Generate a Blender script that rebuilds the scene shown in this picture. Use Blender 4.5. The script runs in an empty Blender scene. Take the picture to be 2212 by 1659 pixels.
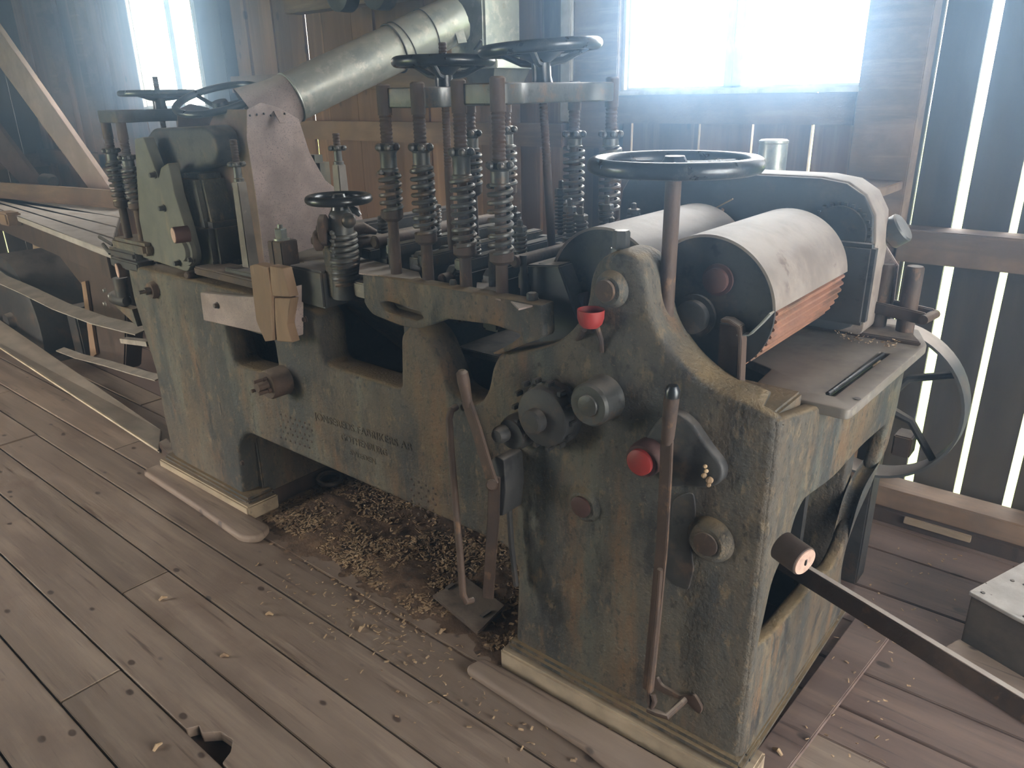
import bpy, bmesh, math, random
from mathutils import Vector, Matrix
random.seed(7)
PI = math.pi
S = bpy.context.scene
COL = S.collection
# ---------------------------------------------------------------- camera
# metres; X runs along the machine, Y towards the window wall, Z up; origin at the machine's near right foot
CAM = Vector((0.4635, -1.3207, 1.55))
FPX = 1640.0
YAW, PITCH, ROLL = -0.6975, 0.3648, -0.0192
_cy, _sy, _cp, _sp = math.cos(YAW), math.sin(YAW), math.cos(PITCH), math.sin(PITCH)
_f = Vector((_sy*_cp, _cy*_cp, -_sp)); _r = Vector((_cy, -_sy, 0)); _u = _r.cross(_f)
_c, _s = math.cos(ROLL), math.sin(ROLL)
RX, UX, FX = _c*_r+_s*_u, -_s*_r+_c*_u, _f
cd = bpy.data.cameras.new('camera'); cam = bpy.data.objects.new('camera', cd); COL.objects.link(cam)
cd.sensor_width = 36; cd.lens = 36*FPX/2212; cd.clip_start = .05; cd.clip_end = 200
cam.matrix_world = Matrix(((RX.x, UX.x, -FX.x, CAM.x), (RX.y, UX.y, -FX.y, CAM.y), (RX.z, UX.z, -FX.z, CAM.z), (0, 0, 0, 1)))
S.camera = cam
# ---------------------------------------------------------------- world and light
S.view_settings.view_transform = 'Standard'; S.view_settings.look = 'None'
S.view_settings.exposure = 0.0; S.view_settings.gamma = 1; S.view_settings.use_curve_mapping = False
w = bpy.data.worlds.new('overcast_sky'); S.world = w; w.use_nodes = True
bg = w.node_tree.nodes['Background']; bg.inputs[0].default_value = (0.96, 0.97, 1.0, 1); bg.inputs[1].default_value = 22.0
def area(name, loc, rot, sx, sy, portal=True, power=100, col=(1, 1, 1)):
    l = bpy.data.lights.new(name, 'AREA'); l.shape = 'RECTANGLE'; l.size = sx; l.size_y = sy
    l.energy = power; l.color = col; l.cycles.is_portal = portal
    o = bpy.data.objects.new(name, l); COL.objects.link(o); o.location = loc; o.rotation_euler = rot
    return o
# portals guide sampling of the sky through the real openings of the building
area('window_portal', (-.89, 1.80, 2.05), (-PI/2, 0, 0), 1.05, 1.05)
area('far_window_portal', (-5.2, 1.80, 2.0), (-PI/2, 0, 0), 1.0, 1.05)
area('doorway_portal', (-4.2, -3.05, 1.1), (PI/2, 0, 0), 1.8, 2.2)
area('side_door_portal', (2.95, -.2, 1.25), (0, PI/2, 0), 2.1, 2.0)
# ---------------------------------------------------------------- helpers
def at(px, py, ax, v):
    """point of the axis plane ax=v that the photograph shows at pixel px, py"""
    d = RX*((px-1106)/FPX) + UX*((830-py)/FPX) + FX
    i = 'XYZ'.index(ax); t = (v-CAM[i])/d[i]
    return CAM + d*t
ORG = {}
def tag(o, label=None, cat=None, group=None, kind=None):
    if label: o['label'] = label
    if cat: o['category'] = cat
    if group: o['group'] = group
    if kind: o['kind'] = kind
    return o
def empty(name, loc, label=None, cat=None, group=None, kind=None):
    o = bpy.data.objects.new(name, None); COL.objects.link(o); o.location = loc; o.empty_display_size = .1
    ORG[o] = Vector(loc)
    return tag(o, label, cat, group, kind)
def frame_of(d):
    d = d.normalized(); a = Vector((0, 0, 1)) if abs(d.z) < .9 else Vector((1, 0, 0))
    x = a.cross(d).normalized(); return x, d.cross(x), d
class B:
    """collects shapes, then links them as one mesh object"""
    def __init__(s): s.bm = bmesh.new(); s.m = 0
    def _f(s, vs):
        try: f = s.bm.faces.new(vs); f.material_index = s.m; return f
        except ValueError: return None
    def box(s, lo, hi, rot=None, piv=None, taper=None):
        lo, hi = Vector(lo), Vector(hi); vs = []
        for z in (lo.z, hi.z):
            for x, y in ((lo.x, lo.y), (hi.x, lo.y), (hi.x, hi.y), (lo.x, hi.y)):
                p = Vector((x, y, z))
                if taper and z == hi.z:
                    c = (lo+hi)/2; p.x = c.x+(p.x-c.x)*taper; p.y = c.y+(p.y-c.y)*taper
                if rot: p = rot @ (p-Vector(piv)) + Vector(piv)
                vs.append(s.bm.verts.new(p))
        for q in ((3, 2, 1, 0), (4, 5, 6, 7), (0, 1, 5, 4), (1, 2, 6, 5), (2, 3, 7, 6), (3, 0, 4, 7)): s._f([vs[i] for i in q])
        return s
    def hexa(s, b, t):
        vs = [s.bm.verts.new(Vector(p)) for p in list(b)+list(t)]; n = len(b)
        s._f([vs[i] for i in reversed(range(n))]); s._f([vs[n+i] for i in range(n)])
        for i in range(n): j = (i+1) % n; s._f([vs[i], vs[j], vs[n+j], vs[n+i]])
        return s
    def lathe(s, p, q, prof, n=24, cap=True, a0=0, a1=2*PI, ref=None):
        """prof: list of (t along p->q, radius)"""
        p, q = Vector(p), Vector(q); x, y, d = frame_of(q-p); L = (q-p)
        if ref is not None:
            x = Vector(ref); x = (x-d*x.dot(d)).normalized(); y = d.cross(x)
        full = abs(a1-a0-2*PI) < 1e-6; rings = []
        for t, r in prof:
            rings.append([s.bm.verts.new(p+L*t+(x*math.cos(a0+(a1-a0)*k/n)+y*math.sin(a0+(a1-a0)*k/n))*r) for k in range(n if full else n+1)])
        m = len(rings[0])
        for a, b in zip(rings, rings[1:]):
            for k in range(m if full else m-1): j = (k+1) % m; s._f([a[k], a[j], b[j], b[k]])
        if cap and full:
            if prof[0][1] > 1e-6: s._f(list(reversed(rings[0])))
            if prof[-1][1] > 1e-6: s._f(rings[-1])
        return s
    def cyl(s, p, q, r, r2=None, n=20): return s.lathe(p, q, [(0, r), (1, r if r2 is None else r2)], n)
    def rod(s, p, q, r, n=16):
        L = (Vector(q)-Vector(p)).length; e = min(.3*r/L, .4)
        return s.lathe(p, q, [(0, r*.7), (e, r), (1-e, r), (1, r*.7)], n)
    def tube(s, pts, r, n=10, flat=None, closed=False):
        """round tube, or flat strap with flat=(half width, half thickness, width direction)"""
        pts = [Vector(p) for p in pts]; rings = []; px = None; N = len(pts)
        for i, p in enumerate(pts):
            a = pts[(i-1) % N] if (closed or i > 0) else p; b = pts[(i+1) % N] if (closed or i < N-1) else p
            d = (b-a).normalized()
            if flat: x = Vector(flat[2]); x = (x-d*x.dot(d)).normalized(); y = d.cross(x); c = [(-1, -1), (1, -1), (1, 1), (-1, 1)]; rings.append([s.bm.verts.new(p+x*(flat[0]*u)+y*(flat[1]*v)) for u, v in c])
            else:
                if px is None: x, y, _ = frame_of(d)
                else: x = (px-d*px.dot(d)).normalized(); y = d.cross(x)
                px = x; rr = r[i] if isinstance(r, (list, tuple)) else r
                rings.append([s.bm.verts.new(p+(x*math.cos(2*PI*k/n)+y*math.sin(2*PI*k/n))*rr) for k in range(n)])
        m = len(rings[0])
        prs = list(zip(rings, rings[1:])) + ([(rings[-1], rings[0])] if closed else [])
        for a, b in prs:
            for k in range(m): j = (k+1) % m; s._f([a[k], a[j], b[j], b[k]])
        if not closed: s._f(list(reversed(rings[0]))); s._f(rings[-1])
        return s
    def coil(s, p, q, R, r, turns, n=7, seg=14):
        p, q = Vector(p), Vector(q); x, y, d = frame_of(q-p); N = int(turns*seg)
        return s.tube([p+(q-p)*(i/N)+(x*math.cos(2*PI*i/seg)+y*math.sin(2*PI*i/seg))*R for i in range(N+1)], r, n)
    def thread(s, p, q, r, pitch=.012, n=14):
        L = (Vector(q)-Vector(p)).length; k = max(2, int(L/pitch)); pr = []
        for i in range(k): pr += [(i/k, r*.86), ((i+.5)/k, r)]
        return s.lathe(p, q, pr+[(1, r*.86)], n)
    def torus(s, c, ax, R, r, n=48, m=12, sy=1):
        x, y, d = frame_of(Vector(ax)); c = Vector(c); rings = []
        for i in range(n):
            e = x*math.cos(2*PI*i/n)+y*math.sin(2*PI*i/n)
            rings.append([s.bm.verts.new(c+e*(R+r*math.cos(2*PI*k/m))+d*(r*sy*math.sin(2*PI*k/m))) for k in range(m)])
        for i in range(n):
            a, b = rings[i], rings[(i+1) % n]
            for k in range(m): j = (k+1) % m; s._f([a[k], b[k], b[j], a[j]])
        return s
    def ball(s, c, r, n=12, sz=1):
        c = Vector(c); k = 8
        return s.lathe(c-Vector((0, 0, r*sz)), c+Vector((0, 0, r*sz)), [((1-math.cos(PI*i/k))/2, max(1e-5, r*math.sin(PI*i/k))) for i in range(k+1)], n)
    def bolt(s, p, d, r, h, n=6):
        """hexagon head with washer on face point p, pointing along d"""
        p, d = Vector(p), Vector(d).normalized()
        s.cyl(p, p+d*h*.2, r*1.35, n=16); s.lathe(p+d*h*.2, p+d*h, [(0, r), (.85, r), (1, r*.8)], n); return s
    def build(s, name, mat, parent=None, smooth=35, bevel=0, **kw):
        bm = s.bm
        bmesh.ops.recalc_face_normals(bm, faces=bm.faces)
        if bevel:
            es = [e for e in bm.edges if len(e.link_faces) == 2 and e.calc_face_angle(0) > math.radians(40)]
            bmesh.ops.bevel(bm, geom=es, offset=bevel, segments=2, affect='EDGES', clamp_overlap=True)
        return finish(name, bm, mat, parent, smooth, **kw)
def finish(name, bm, mat, parent, smooth=35, **kw):
    vs = [v.co for v in bm.verts]
    o = Vector(((min(v.x for v in vs)+max(v.x for v in vs))/2, (min(v.y for v in vs)+max(v.y for v in vs))/2, min(v.z for v in vs)))
    for v in bm.verts: v.co = v.co-o
    if smooth:
        for f in bm.faces: f.smooth = True
        for e in bm.edges:
            if len(e.link_faces) != 2 or e.calc_face_angle(0) > math.radians(smooth): e.smooth = False
    me = bpy.data.meshes.new(name); bm.to_mesh(me); bm.free()
    for m in (mat if isinstance(mat, (list, tuple)) else [mat]): me.materials.append(m)
    ob = bpy.data.objects.new(name, me); COL.objects.link(ob); ORG[ob] = o
    if parent is not None: ob.parent = parent; ob.location = o-ORG[parent]
    else: ob.location = o
    return tag(ob, **kw)
def soften(pts, r=.02, n=4):
    """round the corners of a closed 2D outline; an entry may carry its own radius as a third value"""
    out = []; N = len(pts)
    for i in range(N):
        p = Vector(pts[i][:2]); a = Vector(pts[i-1][:2]); b = Vector(pts[(i+1) % N][:2]); rr = pts[i][2] if len(pts[i]) > 2 else r
        da, db = a-p, b-p; k = min(rr, da.length*.48, db.length*.48)
        if k < 1e-4: out.append(p); continue
        s0 = p+da.normalized()*k; s1 = p+db.normalized()*k
        for j in range(n+1): t = j/n; out.append(s0*(1-t)**2+p*2*t*(1-t)+s1*t*t)
    return out
def plate(name, outs, ax, v0, v1, mat, parent, bev=.004, r=.02, smooth=50, **kw):
    """flat casting with holes: outlines lie in the plane ax=const and are extruded from v0 to v1"""
    cu = bpy.data.curves.new(name, 'CURVE'); cu.dimensions = '2D'; cu.fill_mode = 'BOTH'
    cu.extrude = abs(v1-v0)/2-bev; cu.bevel_depth = bev; cu.bevel_resolution = 2; cu.offset = -bev
    for pts in outs:
        P = soften(pts, r); sp = cu.splines.new('POLY'); sp.points.add(len(P)-1); sp.use_cyclic_u = True
        for k, p in enumerate(P): sp.points[k].co = (p.x, p.y, 0, 1)
    tmp = bpy.data.objects.new('tmp', cu); COL.objects.link(tmp); dg = bpy.context.evaluated_depsgraph_get()
    me = bpy.data.meshes.new_from_object(tmp.evaluated_get(dg)); bm = bmesh.new(); bm.from_mesh(me)
    bpy.data.objects.remove(tmp); bpy.data.meshes.remove(me); bpy.data.curves.remove(cu)
    m = (v0+v1)/2
    for q in bm.verts:
        a, b, c = q.co
        q.co = (a, m+c, b) if ax == 'Y' else ((m+c, a, b) if ax == 'X' else (a, b, m+c))
    bmesh.ops.remove_doubles(bm, verts=bm.verts, dist=1e-5); bmesh.ops.recalc_face_normals(bm, faces=bm.faces)
    return finish(name, bm, mat, parent, smooth, **kw)
def ox(pts, ax, v):
    """photo outline -> 2D outline on the plane ax=v (third value = corner radius)"""
    out = []
    for p in pts:
        q = at(p[0], p[1], ax, v)
        c = (q.x, q.z) if ax == 'Y' else ((q.y, q.z) if ax == 'X' else (q.x, q.y))
        out.append(tuple(c)+tuple(p[2:]))
    return out
# ---------------------------------------------------------------- materials
def material(name, base, rough=.8, metal=0, layers=(), bump=.25, bscale=60, stretch=(1, 1, 1), speck=None, dust=None, spec=.4, knots=None, vary=.14):
    """layers: (colour, noise scale, threshold, softness, stretch); all patches keep their place on the thing"""
    m = bpy.data.materials.new(name); m.use_nodes = True; nt = m.node_tree; N = nt.nodes; L = nt.links
    bs = N['Principled BSDF']; tc = N.new('ShaderNodeNewGeometry'); info = N.new('ShaderNodeObjectInfo')
    def mapped(st):
        mp = N.new('ShaderNodeMapping'); mp.inputs['Scale'].default_value = st; L.new(tc.outputs['Position'], mp.inputs[0]); return mp.outputs[0]
    def noise(sc, st, det=6, rough_=.6):
        n = N.new('ShaderNodeTexNoise'); n.inputs['Scale'].default_value = sc; n.inputs['Detail'].default_value = det; n.inputs['Roughness'].default_value = rough_
        L.new(mapped(st), n.inputs['Vector']); return n.outputs[0]
    def ramp(src, a, b):
        r = N.new('ShaderNodeMapRange'); r.interpolation_type = 'SMOOTHSTEP'; r.inputs[1].default_value = a; r.inputs[2].default_value = b; L.new(src, r.inputs[0]); return r.outputs[0]
    def mix(f, a, b, mode='MIX'):
        x = N.new('ShaderNodeMix'); x.data_type = 'RGBA'; x.blend_type = mode
        if isinstance(f, (int, float)): x.inputs[0].default_value = f
        else: L.new(f, x.inputs[0])
        for s_, i in ((a, 6), (b, 7)):
            if isinstance(s_, tuple): x.inputs[i].default_value = s_+(1,)
            else: L.new(s_, x.inputs[i])
        return x.outputs[2]
    n0 = noise(9, stretch); col = mix(ramp(n0, .3, .7), tuple(c*.78 for c in base), tuple(min(1, c*1.2) for c in base))
    for c, sc, th, so, st in layers: col = mix(ramp(noise(sc, st, 8, .68), th-so, th+so), col, c)
    if knots:
        v = N.new('ShaderNodeTexVoronoi'); v.inputs['Scale'].default_value = knots[0]; L.new(mapped(knots[2]), v.inputs['Vector'])
        col = mix(ramp(v.outputs['Distance'], .13, .07), col, knots[1])
    if speck: col = mix(ramp(noise(speck[0], (1, 1, 1), 2), speck[1], speck[1]+.04), col, speck[2])
    var = N.new('ShaderNodeMapRange'); var.inputs[3].default_value = 1-vary; var.inputs[4].default_value = 1+vary*.85; L.new(info.outputs['Random'], var.inputs[0])
    cb = N.new('ShaderNodeCombineColor')
    for i in range(3): L.new(var.outputs[0], cb.inputs[i])
    col = mix(1.0, col, cb.outputs[0], 'MULTIPLY')
    if dust:   # sawdust lies on whatever faces up
        sx = N.new('ShaderNodeSeparateXYZ'); L.new(tc.outputs['Normal'], sx.inputs[0])
        mm = N.new('ShaderNodeMath'); mm.operation = 'MULTIPLY'; L.new(ramp(sx.outputs[2], .55, .95), mm.inputs[0])
        L.new(ramp(noise(14, (1, 1, 1)), .3-dust[0]*.3, .62), mm.inputs[1]); d = mm.outputs[0]; col = mix(d, col, dust[1])
    L.new(col, bs.inputs['Base Color'])
    bs.inputs['Metallic'].default_value = metal; bs.inputs['Specular IOR Level'].default_value = spec
    rr = N.new('ShaderNodeMapRange'); rr.inputs[3].default_value = rough-.12; rr.inputs[4].default_value = min(1, rough+.1); L.new(noise(30, stretch, 3), rr.inputs[0])
    L.new(rr.outputs[0], bs.inputs['Roughness'])
    if bump:
        bp = N.new('ShaderNodeBump'); bp.inputs['Strength'].default_value = bump; bp.inputs['Distance'].default_value = .004
        L.new(noise(bscale, stretch, 5), bp.inputs['Height']); L.new(bp.outputs[0], bs.inputs['Normal'])
    return m
DUST = (.42, .40, .37)
V = (1, 1, .22)   # runs stretched down the castings
M = {}
M['cast'] = material('painted_cast_iron', (.080, .080, .070), .74, layers=[
    ((.038, .044, .048), 1.7, .50, .08, (1, 1, .6)),
    ((.118, .086, .052), 3.0, .50, .14, V), ((.040, .048, .050), 4.5, .54, .12, V), ((.105, .115, .098), 6, .60, .10, V),
    ((.135, .088, .050), 8, .60, .08, V), ((.028, .030, .031), 14, .60, .06, (1, 1, .35)), ((.145, .12, .08), 32, .60, .07, (1, 1, .5)), ((.03, .028, .026), 75, .60, .07, (1, 1, .7)), ((.16, .135, .09), 140, .64, .05, (1, 1, 1))],
    bump=1.0, bscale=110, dust=(.6, (.20, .155, .09)))
M['cast_green'] = material('pale_green_painted_iron', (.10, .105, .09), .7, layers=[((.06, .062, .055), 5, .58, .08, V), ((.17, .155, .11), 6, .62, .07, V), ((.04, .04, .036), 18, .68, .03, V)], bump=.3, dust=(.7, (.33, .32, .29)))
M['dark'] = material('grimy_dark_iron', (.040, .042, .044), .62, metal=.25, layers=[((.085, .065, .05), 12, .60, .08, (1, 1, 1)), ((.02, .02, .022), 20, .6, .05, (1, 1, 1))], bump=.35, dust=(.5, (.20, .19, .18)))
M['steel'] = material('worn_grey_steel', (.075, .080, .080), .5, metal=.5, layers=[((.12, .085, .06), 20, .58, .07, (1, 1, 1)), ((.04, .04, .042), 26, .62, .05, (1, 1, 1))], bump=.25, dust=(.6, (.27, .26, .24)))
M['wheel'] = material('polished_dark_wheel_iron', (.035, .04, .045), .32, metal=.6, layers=[((.08, .08, .08), 14, .62, .06, (1, 1, 1))], bump=.08, spec=.6)
M['rust'] = material('rusty_brown_iron', (.066, .046, .036), .72, metal=.15, layers=[((.045, .035, .032), 12, .56, .08, (1, 1, .6)), ((.14, .09, .058), 22, .62, .05, (1, 1, .6))], bump=.4, dust=(.5, (.24, .21, .18)))
M['guard'] = material('dusty_grey_guard_sheet', (.050, .056, .062), .6, layers=[((.085, .08, .075), 8, .6, .08, (1, 1, 1))], bump=.15, dust=(1.6, (.44, .41, .385)))
M['cover'] = material('dusty_tan_cover_sheet', (.23, .205, .185), .7, layers=[((.17, .145, .13), 6, .55, .1, (1, 1, 1)), ((.13, .10, .085), 16, .64, .06, (1, 1, 1))], bump=.15, dust=(1.2, (.40, .38, .36)))
M['ribbed'] = material('rust_red_ribbed_roller_steel', (.30, .155, .105), .55, metal=.2, layers=[((.14, .085, .06), 14, .56, .08, (1, .4, 1))], bump=.3)
M['galv'] = material('galvanised_sheet', (.33, .36, .34), .42, metal=.45, layers=[((.22, .25, .25), 9, .54, .1, (1, 1, 1)), ((.42, .43, .40), 24, .58, .08, (1, 1, 1)), ((.24, .18, .12), 14, .68, .05, (1, 1, 1))], bump=.12, bscale=18, dust=(.3, (.40, .38, .33)))
M['hood'] = material('dusty_pinkish_sheet_metal', (.30, .25, .24), .8, layers=[((.22, .18, .165), 7, .58, .1, (1, 1, 1))], bump=.1, speck=(220, .60, (.16, .13, .12)), dust=(.5, DUST))
M['hood_side'] = material('brown_hardboard_side', (.15, .105, .085), .85, layers=[((.10, .075, .06), 7, .58, .1, (1, 1, 1))], bump=.1)
M['red'] = material('red_enamel_paint', (.20, .020, .018), .55, layers=[((.14, .03, .03), 18, .6, .06, (1, 1, 1))], bump=.1)
M['red_dull'] = material('dull_dark_red_paint', (.06, .030, .027), .7, layers=[((.07, .035, .03), 18, .58, .06, (1, 1, 1))], bump=.2)
M['end_wood'] = material('pinkish_end_grain', (.50, .35, .29), .8, layers=[((.36, .25, .2), 60, .56, .08, (1, 1, 1))], bump=.15)
M['darkwood'] = material('dark_brown_wood', (.055, .040, .033), .85, layers=[((.032, .025, .022), 16, .56, .08, (1, 1, .1))], bump=.3)
M['table'] = material('rubbed_iron_table', (.16, .15, .135), .6, metal=.15, layers=[((.11, .095, .085), 7, .56, .1, (1, 1, 1)), ((.22, .21, .19), 20, .62, .05, (1, 1, 1))], bump=.15, dust=(.3, (.26, .24, .21)))
M['belt'] = material('grey_canvas_belt', (.24, .225, .20), .9, layers=[((.17, .155, .135), 12, .56, .08, (1, 1, 1))], bump=.3, bscale=120)
M['shaving'] = material('pale_wood_shavings', (.36, .27, .17), .85, layers=[((.20, .14, .09), 18, .54, .06, (1, 1, 1))], bump=.2)
M['sawdust'] = material('brown_sawdust_heap', (.11, .075, .052), .95, layers=[((.18, .125, .08), 26, .56, .08, (1, 1, 1)), ((.05, .036, .028), 12, .6, .06, (1, 1, 1))], bump=.9, bscale=90)
M['floor'] = material('trodden_pine_floor', (.245, .20, .165), .72, layers=[((.18, .142, .118), 3.0, .54, .12, (.35, 1, 1)), ((.31, .26, .215), 9, .58, .1, (.12, 1.6, 1)), ((.13, .098, .078), 26, .62, .06, (.08, 1.6, 1)), ((.16, .115, .09), 1.4, .60, .08, (1, 1, 1))],
    bump=.22, bscale=70, stretch=(.06, 1, 1), knots=(6.5, (.085, .065, .055), (1, 1.7, 1)), spec=.35)
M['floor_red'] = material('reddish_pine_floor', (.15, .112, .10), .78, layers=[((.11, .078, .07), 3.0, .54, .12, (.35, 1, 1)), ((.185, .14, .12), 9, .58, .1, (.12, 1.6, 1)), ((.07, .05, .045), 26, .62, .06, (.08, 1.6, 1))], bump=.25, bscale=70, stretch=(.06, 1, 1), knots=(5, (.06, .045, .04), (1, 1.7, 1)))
M['board'] = material('warm_brown_wall_board', (.20, .125, .080), .8, layers=[((.13, .08, .052), 6, .55, .1, (1, 1, .12)), ((.27, .18, .115), 14, .60, .08, (1.4, 1, .06)), ((.07, .045, .032), 5, .66, .05, (1.2, 1, .2))], bump=.25, stretch=(1, 1, .08), knots=(4.5, (.07, .042, .03), (1.6, 1, .9)), vary=.38)
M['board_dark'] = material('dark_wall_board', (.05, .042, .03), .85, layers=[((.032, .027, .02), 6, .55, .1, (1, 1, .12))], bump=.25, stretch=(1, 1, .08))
M['timber'] = material('brown_frame_timber', (.17, .12, .085), .8, layers=[((.11, .08, .06), 7, .56, .1, (.1, 1, 1)), ((.23, .17, .12), 16, .6, .07, (.08, 1, 1))], bump=.25)
M['paintwood'] = material('pale_painted_frame', (.42, .42, .40), .7, layers=[((.30, .29, .27), 9, .58, .1, (1, 1, .2))], bump=.15)
M['lightwood'] = material('pale_sawn_batten', (.34, .29, .21), .85, layers=[((.22, .18, .13), 8, .56, .1, (.1, 1, 1)), ((.14, .11, .085), 18, .63, .05, (.1, 1, 1))], bump=.4)
M['benchwood'] = material('dusty_grey_bench_boards', (.30, .29, .28), .85, layers=[((.21, .19, .175), 8, .56, .1, (.15, 1, 1))], bump=.3, dust=(.6, (.46, .45, .45)))
M['orangewood'] = material('broken_orange_wood', (.20, .135, .085), .8, layers=[((.17, .115, .08), 9, .55, .09, (1, 1, .15)), ((.30, .22, .15), 20, .60, .08, (1, 1, .15))], bump=.5, stretch=(1, 1, .2))
M['brace'] = material('pinkish_grey_brace_board', (.33, .275, .255), .85, layers=[((.25, .20, .18), 6, .56, .1, (.3, 1, .3))], bump=.15)
M['box_lid'] = material('white_dusty_lid', (.58, .59, .59), .85, layers=[((.42, .42, .42), 9, .60, .08, (1, 1, 1))], bump=.4, speck=(45, .70, (.15, .14, .13)))
M['box_side'] = material('grey_brown_crate_wood', (.16, .145, .125), .85, layers=[((.10, .09, .08), 9, .56, .1, (.2, 1, 1))], bump=.25)
M['grass'] = material('summer_meadow', (.22, .36, .08), .95, layers=[((.34, .44, .14), 3, .54, .1, (1, 1, 1))], bump=0)
M['plaster'] = material('rough_grey_soffit', (.13, .10, .08), .9)
g = bpy.data.materials.new('old_window_glass'); g.use_nodes = True; nt = g.node_tree
for n in list(nt.nodes): nt.nodes.remove(n)
o_ = nt.nodes.new('ShaderNodeOutputMaterial'); tr = nt.nodes.new('ShaderNodeBsdfTransparent'); gl = nt.nodes.new('ShaderNodeBsdfGlossy'); mx = nt.nodes.new('ShaderNodeMixShader')
tr.inputs[0].default_value = (.95, .97, .98, 1); gl.inputs['Roughness'].default_value = .05; mx.inputs[0].default_value = .05
nt.links.new(tr.outputs[0], mx.inputs[1]); nt.links.new(gl.outputs[0], mx.inputs[2]); nt.links.new(mx.outputs[0], o_.inputs[0]); M['glass'] = g
M['loose'] = material('dusty_pale_board', (.27, .245, .21), .85, layers=[((.20, .175, .15), 7, .56, .1, (.15, 1, 1))], bump=.2)
M['strip'] = material('fresh_split_wood', (.45, .40, .30), .85, bump=.2)
HAZE = .095
if HAZE:
    hz = bpy.data.materials.new('dust_glare_scatter'); hz.use_nodes = True; nt = hz.node_tree
    for n in list(nt.nodes): nt.nodes.remove(n)
    o_ = nt.nodes.new('ShaderNodeOutputMaterial'); vs_ = nt.nodes.new('ShaderNodeVolumeScatter')
    vs_.inputs['Color'].default_value = (.40, .66, 1, 1); vs_.inputs['Density'].default_value = HAZE; vs_.inputs['Anisotropy'].default_value = .88  # scatter volume added for the bluish window glare as well as airborne dust
    nt.links.new(vs_.outputs[0], o_.inputs['Volume']); M['haze'] = hz
# ================================================================ setting
def struct(o): return tag(o, kind='structure')
XL, XR, YF, YB, ZC = -7.9, 3.0, -3.1, 1.70, 3.1
gr = B(); gr.box((-60, YB+.35, -.45), (60, 60, -.40)); gr.box((-60, -60, -.45), (60, YF-.35, -.40)); struct(gr.build('ground', M['grass'], smooth=0))
fl = B(); fl.box((XL, YF, -.12), (XR, YB+.02, -.045)); floor = struct(fl.build('floor', M['darkwood'], smooth=0))
def plank(x0, x1, y0, y1, mat, z=0.0, name='plank', par=None):
    b = B(); b.box((x0+.0015, y0+.003, z-.032), (x1-.0015, y1-.003, z)); return b.build(name, mat, par or floor, smooth=0, bevel=.0025)
rows = [-3.1+i*.2 for i in range(7)]+[-1.70, -1.535, -1.37, -1.203, -1.034, -.866, -.697, -.528, -.36, -.185, -.03, .15, .32, .455, .618, .828, 1.038, 1.295, 1.48, 1.70]
joints = {-1.034: [-2.9, -.9], -.866: [-1.57, 1.2], -.697: [-2.75, .4], -.528: [-1.94, 1.0], -.36: [-3.6, .3], -.185: [-4.4, .8], -.03: [-3.1, -.25], .828: [-.28, 1.9], 1.038: [-.09, 1.7]}
rnd = random.Random(3)
for y0, y1 in zip(rows, rows[1:]):
    js = joints.get(round(y0, 3)) or sorted([rnd.uniform(-6.5, -3.5), rnd.uniform(-1.5, 1.5)])
    xs = [XL]+js+[XR]
    for a, b_ in zip(xs, xs[1:]):
        z = rnd.uniform(-.0025, .0025)
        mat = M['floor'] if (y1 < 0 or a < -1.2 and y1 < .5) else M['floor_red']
        if abs(y0+.697) < .01 and a > -2.8 and a < 0:      # plank with the broken-out hole in its edge
            h = [(a, y0+.003), (-1.205, y0+.003), (-1.19, y0+.03), (-1.16, y0+.022), (-1.125, y0+.055), (-1.075, y0+.06), (-1.045, y0+.035), (-1.03, y0+.003), (b_, y0+.003), (b_, y1-.003), (a, y1-.003)]
            plate('plank', [h], 'Z', z-.032, z, mat, floor, bev=.002, r=.004, smooth=0)
        elif y0 == .455:                                   # split board with a long ragged gap behind the machine's end
            plate('plank', [[(a, y0+.003), (b_, y0+.003), (b_, y1-.003), (a, y1-.003)]], 'Z', z-.032, z, mat, floor, bev=.002, r=.001, smooth=0)
        else: plank(a, b_, y0, y1, mat, z)
# broad skew board let into the floor along the machine's end
sk = [at(*p, 'Z', .018) for p in ((1600, 1665), (1700, 1665), (1922, 1375), (1853, 1325))]
b = B(); b.hexa([(p.x, p.y, .0) for p in sk], [(p.x, p.y, .018) for p in sk]); b.build('cross_plank', M['floor_red'], floor, smooth=0, bevel=.003)
# window wall ------------------------------------------------------
WX0, WX1, WZ0, WZ1 = -1.385, -.405, 1.55, 2.58
LX0, LX1, LZ0, LZ1 = -5.66, -4.76, 1.50, 2.55
wb = B(); wb.box((XL, 1.60, ZC-.1), (XR, 1.72, ZC)); wb.box((XL, 1.64, -.045), (XR, 1.70, .0))
wall = struct(wb.build('wall_back', M['timber'], smooth=0))
edges = [(-1.357, .010), (-1.037, .009), (-.806, .012), (-.572, .012), (-.405, .002), (-.190, .006), (-.032, .030), (.132, .024), (.30, .03), (.47, .006), (.64, .02), (.82, .004), (1.0, .02), (1.2, .004), (1.4, .01), (1.6, .003), (1.8, .004), (2.0, .003), (2.2, .004), (2.4, .003), (2.6, .002), (2.8, .003), (3.0, .002)]
xs = [XL]; k = random.Random(11)
while xs[-1] < -1.7: xs.append(xs[-1]+k.uniform(.13, .23))
xs[-1] = -1.56
eds = [(x, k.choice([.001, .001, .001, .004, .0015])) for x in xs[1:]]+edges
x0 = XL
def board(a, b_, z0, z1, mat, y=1.70):
    q = B(); q.box((a, y, z0), (b_, y+.022, z1)); return q.build('board', mat, wall, smooth=0)
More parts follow.
